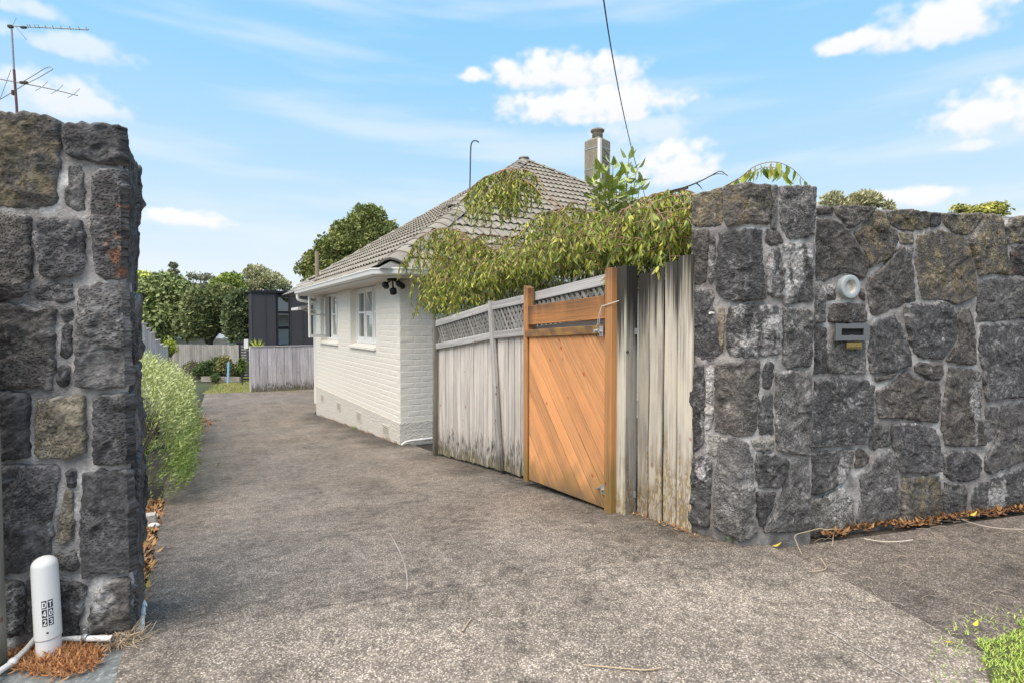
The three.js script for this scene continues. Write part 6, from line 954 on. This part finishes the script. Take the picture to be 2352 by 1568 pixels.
// ------------------------------------------------------------------ fallen leaves, needles, stalks
{
  const R = rng(64), lg = leafGeo(0.055, 0.028, 3, 0.35, 0.45), straw = tube([V(0, 0, 0), V(0.03, 0.018, 0), V(0.07, 0.02, 0.012), V(0.11, 0.002, 0.02)], 0.0016, 8, 4), cols = [[0.30, 0.15, 0.065], [0.42, 0.24, 0.10], [0.20, 0.10, 0.05], [0.52, 0.40, 0.08], [0.36, 0.28, 0.19]];
  const scatter = (name, label, n, place, pick, size = [0.7, 1.3], g = lg, flat = 0.5) => { const L = []; for (let i = 0; i < n; i++) { const p = place(); if (!p) continue; const c = pick(), k = lerp(0.7, 1.2, R()); L.push([mat4(p, new THREE.Quaternion().setFromEuler(new THREE.Euler(Math.PI / 2 + (R() - 0.5) * flat * 2, R() * 6.28, (R() - 0.5) * flat * 2, 'YXZ')), lerp(size[0], size[1], R())), [c[0] * k, c[1] * k, c[2] * k]]); } return tag(instances(name, g, M.litter, L, scene), label, 'fallen leaves', null, 'stuff'); };
  const any = () => cols[R() < 0.35 ? 0 : R() < 0.45 ? 1 : R() < 0.55 ? 2 : R() < 0.35 ? 3 : 4];
  scatter('leaf_litter', 'brown fallen leaves in the strip between the left pillar and the driveway', 1500, () => { const t = R(), i = Math.min(3, Math.floor(t * 4)), f = t * 4 - i, a = DRIVE_L[i], b = DRIVE_L[i + 1], w = R() ** 0.8 * 0.30, x = lerp(a[0], b[0], f) - 0.86 * w + 0.01, z = lerp(a[1], b[1], f) - 0.2 * w; return V(x, groundY(x, z) - 0.02 + 0.025 * R(), z); }, any);
  scatter('leaf_litter', 'brown fallen leaves and stalks gathered along the foot of the letter box wall', 900, () => { const s = 0.12 + R() * 2.4, n = 0.02 + Math.abs(R() + R() - 0.4) * 0.10 * (0.5 + 0.5 * n3(s * 3, 1, 1)), p = wallMap(s, 0, n); return V(p.x, -0.005 + 0.03 * R() * (1 - n * 4), p.z); }, () => [cols[0], cols[1], cols[0], cols[2]][Math.floor(R() * 4)], [0.5, 1.05]);
  scatter('dead_foliage', 'heap of rust orange dead foliage round the foot of the marker post', 3600, () => { const a = R() * 6.28, r = Math.sqrt(R()), p = groundAt(112 + Math.cos(a) * 108 * r + 10, 1508 + Math.sin(a) * 42 * r + (R() - 0.5) * 14); p.y += 0.002 + 0.05 * R() * (1 - r); return p; }, () => mix3([0.42, 0.16, 0.05], [0.58, 0.33, 0.16], R()), [0.25, 0.8], leafGeo(0.05, 0.010, 3, 0.3, 0.7), 1.3);
  scatter('dead_foliage', 'trail of brown dry foliage between the marker post and the pillar foot', 520, () => { const p = groundAt(lerp(140, 265, R()), lerp(1468, 1486, R())); p.y += 0.02 * R(); return p; }, () => mix3([0.30, 0.17, 0.09], [0.45, 0.30, 0.2], R()), [0.35, 0.7], leafGeo(0.055, 0.014, 3, 0.3, 0.5), 0.8);
  { const c = groundAt(306, 1470); scatter('dry_grass', 'tangle of pale dry grass at the inner corner of the left pillar', 420, () => { const a = R() * 6.28, r = Math.sqrt(R()) * 0.062, p = V(c.x + Math.cos(a) * r - 0.04, c.y + 0.055 * R() * (1 - r / 0.075), c.z + Math.sin(a) * r * 0.7); return p; }, () => mix3([0.45, 0.33, 0.22], [0.66, 0.54, 0.40], R()), [0.5, 1.0], straw, 1.4); }
  scatter('dry_stalks', 'dry pale stalks strewn on the footpath in front of the letter box wall', 150, () => { const u = lerp(1790, 2350, R()), v = lerp(1195, 1480, R() ** 1.5); const p = groundAt(u, v); p.y = 0.0; return p; }, () => mix3([0.45, 0.34, 0.25], [0.62, 0.52, 0.42], R()), [0.25, 0.9], straw, 0.12);
  scatter('dry_stalks', 'specks of dry stalk scattered over the driveway and crossing', 130, () => { const p = groundAt(lerp(380, 1800, R()), lerp(1120, 1568, R())); p.y += 0.004; return p; }, () => mix3([0.34, 0.25, 0.18], [0.6, 0.5, 0.38], R()), [0.12, 0.4], straw, 0.12);
  scatter('leaf_litter', 'bits of brown leaf along the foot of the planks beside the big post', 70, () => { const s = R() * 0.9 - 0.1, p = FP(s, -0.03 - 0.05 * R() * R(), 0); return V(p.x, groundY(p.x, p.z) + 0.006 + 0.012 * R(), p.z); }, () => cols[Math.floor(R() * 3)], [0.3, 0.65]);
  scatter('leaf_litter', 'brown grit and leaf along the foot of the house wall', 260, () => { const t = R() * 6.4, p = HP(t, -0.03 - 0.05 * R() * R(), 0); return V(p.x, groundY(p.x, p.z) + 0.008 + 0.02 * R(), p.z); }, () => cols[R() < 0.5 ? 0 : 2], [0.3, 0.8]);
  const one = (name, label, cat, pts, r, mat) => tag(mesh(name, tube(pts.map(([u, v, h = 0.008]) => gp(u, v, h)), r, 30, 6), mat), label, cat);
  one('twig', 'long pale twig lying on the crossing at the bottom of the picture', 'twig', [[1340, 1526], [1392, 1531], [1440, 1535], [1482, 1538], [1518, 1533]], [0.003, 0.0038], M.dry);
  one('twig', 'short brown twig lying in the middle of the crossing', 'twig', [[1062, 1450], [1070, 1436], [1082, 1420]], 0.004, M.dry);
  one('stalk', 'bent dry stalk standing up at the foot of the stone wall by the pillar corner', 'stalk', [[1842, 1272, 0.0], [1830, 1245, 0.03], [1826, 1230, 0.06], [1860, 1219, 0.10], [1885, 1213, 0.125], [1898, 1216, 0.12], [1916, 1214, 0.13], [1915, 1228, 0.07], [1912, 1254, 0.0]], 0.0026, M.dry);
  one('stick', 'long pale bleached stick along the foot of the letter box wall', 'stick', [[1985, 1236, 0.02], [2020, 1242, 0.012], [2060, 1243, 0.012], [2098, 1239, 0.02]], 0.0034, std({ color: lin(0.66, 0.58, 0.5) }));
  one('stick', 'forked dry stick at the right end of the wall foot', 'stick', [[2210, 1192, 0.02], [2250, 1205, 0.03], [2300, 1213, 0.03], [2352, 1215, 0.03]], 0.0034, std({ color: lin(0.5, 0.42, 0.36) }));
  one('stick', 'thin broken stick on the footpath below the letter slot', 'stick', [[1858, 1312], [1888, 1309], [1898, 1302], [1886, 1282, 0.03]], 0.0027, M.dry);
  const fl = (label, u, v, s, c, yaw) => { const p = groundAt(u, v), m = mesh('fallen_leaf', leafGeo(0.08, 0.04, 4, 0.35, 0.4), std({ color: lin(...c), side: THREE.DoubleSide })); m.position.set(p.x, p.y + 0.016, p.z); m.quaternion.setFromEuler(new THREE.Euler(Math.PI / 2 - 0.15, yaw, 0.2, 'YXZ')); m.scale.setScalar(s); tag(m, label, 'leaf'); };
  fl('bright yellow fallen leaf at the foot of the right pillar corner', 1775, 1257, 0.75, [0.66, 0.48, 0.06], 1.5); fl('yellow leaf at the edge of the grass verge', 2172, 1478, 0.5, [0.68, 0.47, 0.05], 0.6); fl('yellow orange leaf lying on the grass verge', 2237, 1443, 0.5, [0.68, 0.5, 0.06], 2.2); fl('pale curled leaf alone on the driveway near the bush', 495, 1068, 1.2, [0.66, 0.5, 0.24], 1.3); fl('white leaf on the crossing at the bottom', 735, 1538, 0.45, [0.7, 0.67, 0.6], 0.8); fl('large yellow leaf at the right of the wall foot', 2228, 1187, 0.8, [0.6, 0.5, 0.1], 1.8); fl('yellow leaf on the orange foliage beside the marker post', 90, 1508, 0.5, [0.8, 0.55, 0.03], 1.1);
  // weeds
  const weed = (label, u, v, n, s) => { const p = groundAt(u, v), o = thing('weed', label, 'weed', [p.x, p.y, p.z]), g = leafGeo(0.05, 0.026, 3, 0.2, 0.3), m = std({ color: lin(0.17, 0.30, 0.045), side: THREE.DoubleSide }); for (let i = 0; i < n; i++) { const l = mesh('leaf', g, m, o); l.quaternion.copy(qDir(V(Math.cos(i * 2.4), 0.5 + R(), Math.sin(i * 2.4)), R() * 6)); l.position.set((R() - 0.5) * 0.06 * s, 0.02 * R(), (R() - 0.5) * 0.06 * s); l.scale.setScalar(s * lerp(0.7, 1.2, R())); } };
  weed('small green weed at the foot of the paling fence', 1112, 1070, 16, 1.2); weed('tiny green seedling at the base of the right pillar corner', 1668, 1245, 3, 1.1); weed('scrap of weed at the fence foot near the end post', 1035, 1052, 7, 0.9); weed('small weed growing at the foot of the house wall', 812, 985, 8, 1.2);
}
// ------------------------------------------------------------------ trees beyond
function clump(R, n, s) { const g = [], lg = leafGeo(s, s * 0.6, 2, 0.15, 0.2, 0.3); for (let i = 0; i < n; i++) { const c = lg.clone(); c.applyMatrix4(mat4(V((R() - 0.5) * s * 2.2, (R() - 0.5) * s * 1.5, (R() - 0.5) * s * 2.2), qDir(V(R() - 0.5, R() - 0.35, R() - 0.5), R() * 6), lerp(0.7, 1.3, R()))); g.push(c); } return mergeGeometries(g); }
function tree(name, label, [bx, bz], { blobs, n, s, tones, seed, h, bark = M.darkBark, gap = -0.10, up = 0.4 }) {
  const y0 = groundY(bx, bz), o = thing(name, label, 'tree', [bx, y0, bz]), R = rng(seed), L = [], limbs = [], cg = clump(R, 10, s);
  limbs.push(tube([V(0, -0.1, 0), V(0.12 * h * 0.1, h * 0.4, 0), V(0, h * 0.72, 0)], [0.045 * h * 0.6 + 0.06, 0.05], 10, 8));
  const vol = blobs.map((b) => b[3] * b[4] * (b[5] ?? b[3])), tot = vol.reduce((a, b) => a + b ** 0.7, 0);
  blobs.forEach((b, k) => {
    const [x, y, z, rx, ry, rz = rx] = b; limbs.push(tube([V(0, Math.min(h * 0.3, y * 0.4), 0), V(x * 0.5, y * 0.68, z * 0.5), V(x, y, z)], [0.06 + 0.008 * h, 0.02], 8, 6));
    for (let j = 0; j < 3; j++) { const a = R() * 6.28; limbs.push(tube([V(x * 0.7, y * 0.85, z * 0.7), V(x + Math.cos(a) * rx * 0.4, y + ry * 0.2, z + Math.sin(a) * rz * 0.4), V(x + Math.cos(a) * rx * 0.85, y + ry * (R() - 0.3) * 0.8, z + Math.sin(a) * rz * 0.85)], [0.035, 0.01], 6, 5)); }
    const m = Math.round((n * vol[k] ** 0.7) / tot);
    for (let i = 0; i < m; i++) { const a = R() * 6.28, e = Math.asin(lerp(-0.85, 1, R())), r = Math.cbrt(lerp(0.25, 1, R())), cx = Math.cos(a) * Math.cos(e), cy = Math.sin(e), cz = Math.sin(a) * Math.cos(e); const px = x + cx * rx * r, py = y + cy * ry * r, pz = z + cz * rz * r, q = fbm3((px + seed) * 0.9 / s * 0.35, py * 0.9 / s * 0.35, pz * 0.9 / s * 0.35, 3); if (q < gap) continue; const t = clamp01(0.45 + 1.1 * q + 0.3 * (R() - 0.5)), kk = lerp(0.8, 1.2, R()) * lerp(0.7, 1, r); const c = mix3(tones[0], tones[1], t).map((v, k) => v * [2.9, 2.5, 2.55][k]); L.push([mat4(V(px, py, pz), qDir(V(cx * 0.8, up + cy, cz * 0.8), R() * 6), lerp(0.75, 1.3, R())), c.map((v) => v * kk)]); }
  });
  mesh('trunk', limbs, bark, o); instances('crown', cg, M.leafFar, L, o, 'stuff'); return o;
}
const far = (u, d) => { const p = at(u, 744, d); return [p.x, p.z]; };
// crown given by pixels: centre u, v and half sizes, all at one distance
const px = (u, d, list) => { const [bx, bz] = far(u, d), y0 = groundY(bx, bz); return list.map(([a, v, ru, rv, dz = 0]) => { const p = at(a, v, d + dz); return [p.x - bx, p.y - y0, p.z - bz, (ru * d) / 1240, (rv * d) / 1240, (ru * d) / 1240]; }); };
const G = 'trees beyond the garden';
tree('broad_tree', 'broad dense green tree at the far left beyond the garden fence', far(372, 42), { blobs: px(372, 42, [[345, 690, 52, 46], [392, 672, 45, 42], [330, 740, 40, 48], [400, 728, 60, 52], [360, 655, 24, 26], [430, 700, 38, 40]]), n: 3600, s: 0.30, tones: [[0.035, 0.062, 0.026], [0.12, 0.155, 0.055]], seed: 501, h: 7 });
tree('broad_tree', 'spreading grey green tree behind the middle of the garden fence', far(480, 40), { blobs: px(480, 40, [[470, 700, 46, 40], [505, 690, 34, 34], [455, 742, 44, 34], [474, 750, 22, 22], [533, 712, 20, 28]]), n: 2800, s: 0.27, tones: [[0.034, 0.058, 0.028], [0.115, 0.14, 0.055]], seed: 511, h: 6.5 });
tree('broad_tree', 'yellow green tree top showing behind the far left tree', far(335, 55), { blobs: px(335, 55, [[332, 650, 26, 24], [342, 690, 30, 30]]), n: 800, s: 0.32, tones: [[0.08, 0.12, 0.03], [0.24, 0.29, 0.07]], seed: 521, h: 10 });
tree('round_tree', 'dark rounded tree directly left of the dark clad house', far(545, 38), { blobs: px(545, 38, [[545, 722, 26, 40], [552, 692, 18, 22], [546, 757, 24, 28]]), n: 1700, s: 0.24, tones: [[0.030, 0.052, 0.026], [0.085, 0.115, 0.05]], seed: 531, h: 6 });
tree('tall_tree', 'green tree with an open crown beyond the tiled house', far(520, 58), { blobs: px(520, 58, [[508, 668, 24, 30], [530, 650, 26, 20], [545, 668, 18, 14], [500, 695, 22, 28]]), n: 1200, s: 0.34, tones: [[0.05, 0.085, 0.022], [0.15, 0.20, 0.045]], seed: 541, h: 12, gap: -0.12 });
tree('spreading_tree', 'pale grey green spreading tree above the dark clad house', far(612, 62), { blobs: px(612, 62, [[590, 632, 26, 18], [622, 645, 26, 14], [600, 655, 30, 14], [645, 655, 18, 12], [578, 660, 14, 12]]), n: 1500, s: 0.33, tones: [[0.085, 0.11, 0.06], [0.24, 0.27, 0.17]], seed: 551, h: 12, gap: -0.10 });
tree('broad_tree', 'big dark conifer-like tree rising behind the house roof', far(810, 34), { blobs: px(810, 34, [[845, 505, 38, 28], [825, 535, 56, 30], [800, 570, 70, 30], [850, 570, 60, 36], [745, 598, 46, 20], [780, 615, 60, 26], [715, 618, 30, 12], [830, 620, 70, 40], [760, 650, 60, 30], [880, 540, 34, 34]]), n: 6200, s: 0.23, tones: [[0.030, 0.052, 0.016], [0.125, 0.155, 0.048]], seed: 561, h: 9, gap: -0.16, up: 0.1 });
tree('broad_tree', 'pale flowering tree top above the right stone wall next to the pillar', far(1935, 26), { blobs: px(1935, 26, [[1912, 470, 22, 22], [1980, 465, 34, 18], [1945, 480, 30, 14], [1995, 462, 20, 14], [2038, 478, 10, 8]]), n: 900, s: 0.16, tones: [[0.075, 0.095, 0.05], [0.24, 0.26, 0.16]], seed: 571, h: 7.5, gap: -0.1 });
tree('bushy_tree', 'yellow green bush top above the far right of the stone wall', far(2275, 16), { blobs: px(2275, 16, [[2278, 482, 30, 12], [2205, 482, 12, 6], [2250, 490, 40, 10]]), n: 500, s: 0.09, tones: [[0.06, 0.085, 0.025], [0.20, 0.22, 0.05]], seed: 581, h: 5.3 });
{ // two araucarias on the skyline: tiers of upswept branches on a straight mast
  const arau = (label, u, top, bot, w, d, seed, flat) => { const [x, z] = far(u, d), y0 = groundY(x, z), o = thing('tiered_conifer', label, 'tree', [x, y0, z]), R = rng(seed), yT = at(u, top, d).y - y0, yB = at(u, bot, d).y - y0, W = (w * d) / 1240, L = [], br = []; br.push(tube([V(0, 0, 0), V(0.05, yT * 0.5, 0), V(0, yT, 0)], [0.3, 0.06], 8, 6)); const n = flat ? 4 : 6; for (let k = 0; k < n; k++) { const f = k / (n - 1), y = lerp(yB, yT - 0.4, f), r = flat ? W * lerp(0.55, 1, f) : W * lerp(1, 0.26, f); for (let j = 0; j < 9; j++) { const a = j * 0.7 + k, e = V(Math.cos(a) * r, y + r * (flat ? 0.35 : 0.2), Math.sin(a) * r); br.push(tube([V(0, y, 0), V(e.x * 0.6, y + r * 0.08, e.z * 0.6), e], [0.06, 0.02], 5, 4)); for (let i = 0; i < 9; i++) { const t = lerp(0.35, 1, R()); L.push([mat4(V(e.x * t, lerp(y, e.y, t * t) + (R() - 0.5) * 0.25, e.z * t), qDir(V(R() - 0.5, 0.6, R() - 0.5), R() * 6), lerp(0.7, 1.2, R())), mix3([0.13, 0.14, 0.085], [0.28, 0.29, 0.17], R())]); } } } mesh('trunk', br, M.darkBark, o); instances('crown', clump(R, 8, 0.34), M.leafFar, L, o, 'stuff'); };
  arau('slender tiered conifer on the skyline above the far left trees', 400, 606, 690, 24, 90, 601, false); arau('flat topped tiered conifer on the skyline right of the slender one', 462, 636, 700, 24, 85, 611, true);
}
{ // spiky yellow plant behind the paling fence
  const p = at(589, 800, 24), o = thing('spiky_plant', 'yellow green spiky plant behind the paling fence', 'plant', [p.x, groundY(p.x, p.z), p.z]), top = p.y - o.position.y - 0.05, R = rng(71), lg = leafGeo(0.55, 0.05, 3, 0.3, 0.25, 0.5), ms = [std({ color: lin(0.42, 0.47, 0.06), side: THREE.DoubleSide }), std({ color: lin(0.62, 0.62, 0.10), side: THREE.DoubleSide })]; mesh('stem', tube([V(0, 0, 0), V(0, top * 0.6, 0), V(0, top, 0)], 0.05, 6, 8), M.darkBark, o);
  for (let i = 0; i < 42; i++) { const m = mesh('leaf', lg, ms[i % 2], o), a = i * 2.4, e = lerp(-0.1, 1.4, (i / 42) ** 0.8); m.position.set(0, top, 0); m.quaternion.copy(qDir(V(Math.cos(a) * Math.cos(e), Math.sin(e), Math.sin(a) * Math.cos(e)), R() * 6)); m.scale.setScalar(lerp(0.75, 1.05, R())); }
}
{ // garden bed shrubs
  const shrub = (label, u, v, ru, rv, d, tones, seed, s = 0.11, n = 420) => { const p = at(u, v, d), y0 = groundY(p.x, p.z), o = thing('garden_shrub', label, 'shrub', [p.x, y0, p.z]), R = rng(seed), L = [], rx = (ru * d) / 1240, ry = (rv * d) / 1240, cy = p.y - y0; for (let i = 0; i < n; i++) { const a = R() * 6.28, e = Math.asin(lerp(-1, 1, R())), r = Math.cbrt(lerp(0.3, 1, R())); L.push([mat4(V(Math.cos(a) * Math.cos(e) * rx * r, Math.max(0.02, cy + Math.sin(e) * ry * r), Math.sin(a) * Math.cos(e) * rx * r), qDir(V(R() - 0.5, R(), R() - 0.5), R() * 6), lerp(0.7, 1.3, R())), mix3(tones[0], tones[1], R())]); } instances('foliage', clump(R, 6, s), M.leafFar, L, o, 'stuff'); mesh('stem', [0, 1, 2].map((k) => tube([V(0, 0, 0), V(Math.cos(k * 2) * rx * 0.3, cy * 0.6, Math.sin(k * 2) * rx * 0.3), V(Math.cos(k * 2) * rx * 0.7, cy + ry * 0.3, Math.sin(k * 2) * rx * 0.7)], 0.02, 6, 5)), M.darkBark, o); };
  const g = [[0.04, 0.075, 0.022], [0.13, 0.18, 0.05]];
  shrub('dark green rounded shrub at the left of the garden bed', 472, 850, 24, 20, 27.5, g, 701); shrub('mid green shrub in the middle of the garden bed', 500, 845, 20, 26, 27.8, g, 711); shrub('small clipped round shrub at the front of the garden bed', 494, 868, 10, 10, 26.3, [[0.06, 0.10, 0.03], [0.16, 0.22, 0.07]], 721, 0.06, 260); shrub('yellowing leggy shrub with tan leaves beside the blue stake', 515, 835, 14, 20, 27.2, [[0.16, 0.18, 0.05], [0.46, 0.38, 0.17]], 731, 0.10, 220); shrub('low dark plant at the right end of the garden bed', 542, 852, 18, 14, 27, [[0.04, 0.07, 0.02], [0.14, 0.16, 0.05]], 741, 0.10, 260); shrub('green clump against the louvred panel', 555, 838, 7, 16, 25.5, [[0.06, 0.12, 0.02], [0.2, 0.26, 0.05]], 751, 0.09, 160); shrub('bright lime green shrub top beside the stepped fence', 386, 800, 11, 16, 16.5, [[0.20, 0.27, 0.03], [0.42, 0.48, 0.05]], 761, 0.07, 260); shrub('low reddish plant at the back of the garden bed', 440, 845, 20, 14, 29, [[0.10, 0.08, 0.05], [0.22, 0.20, 0.09]], 771, 0.09, 220);
}
renderer.render(scene, camera);
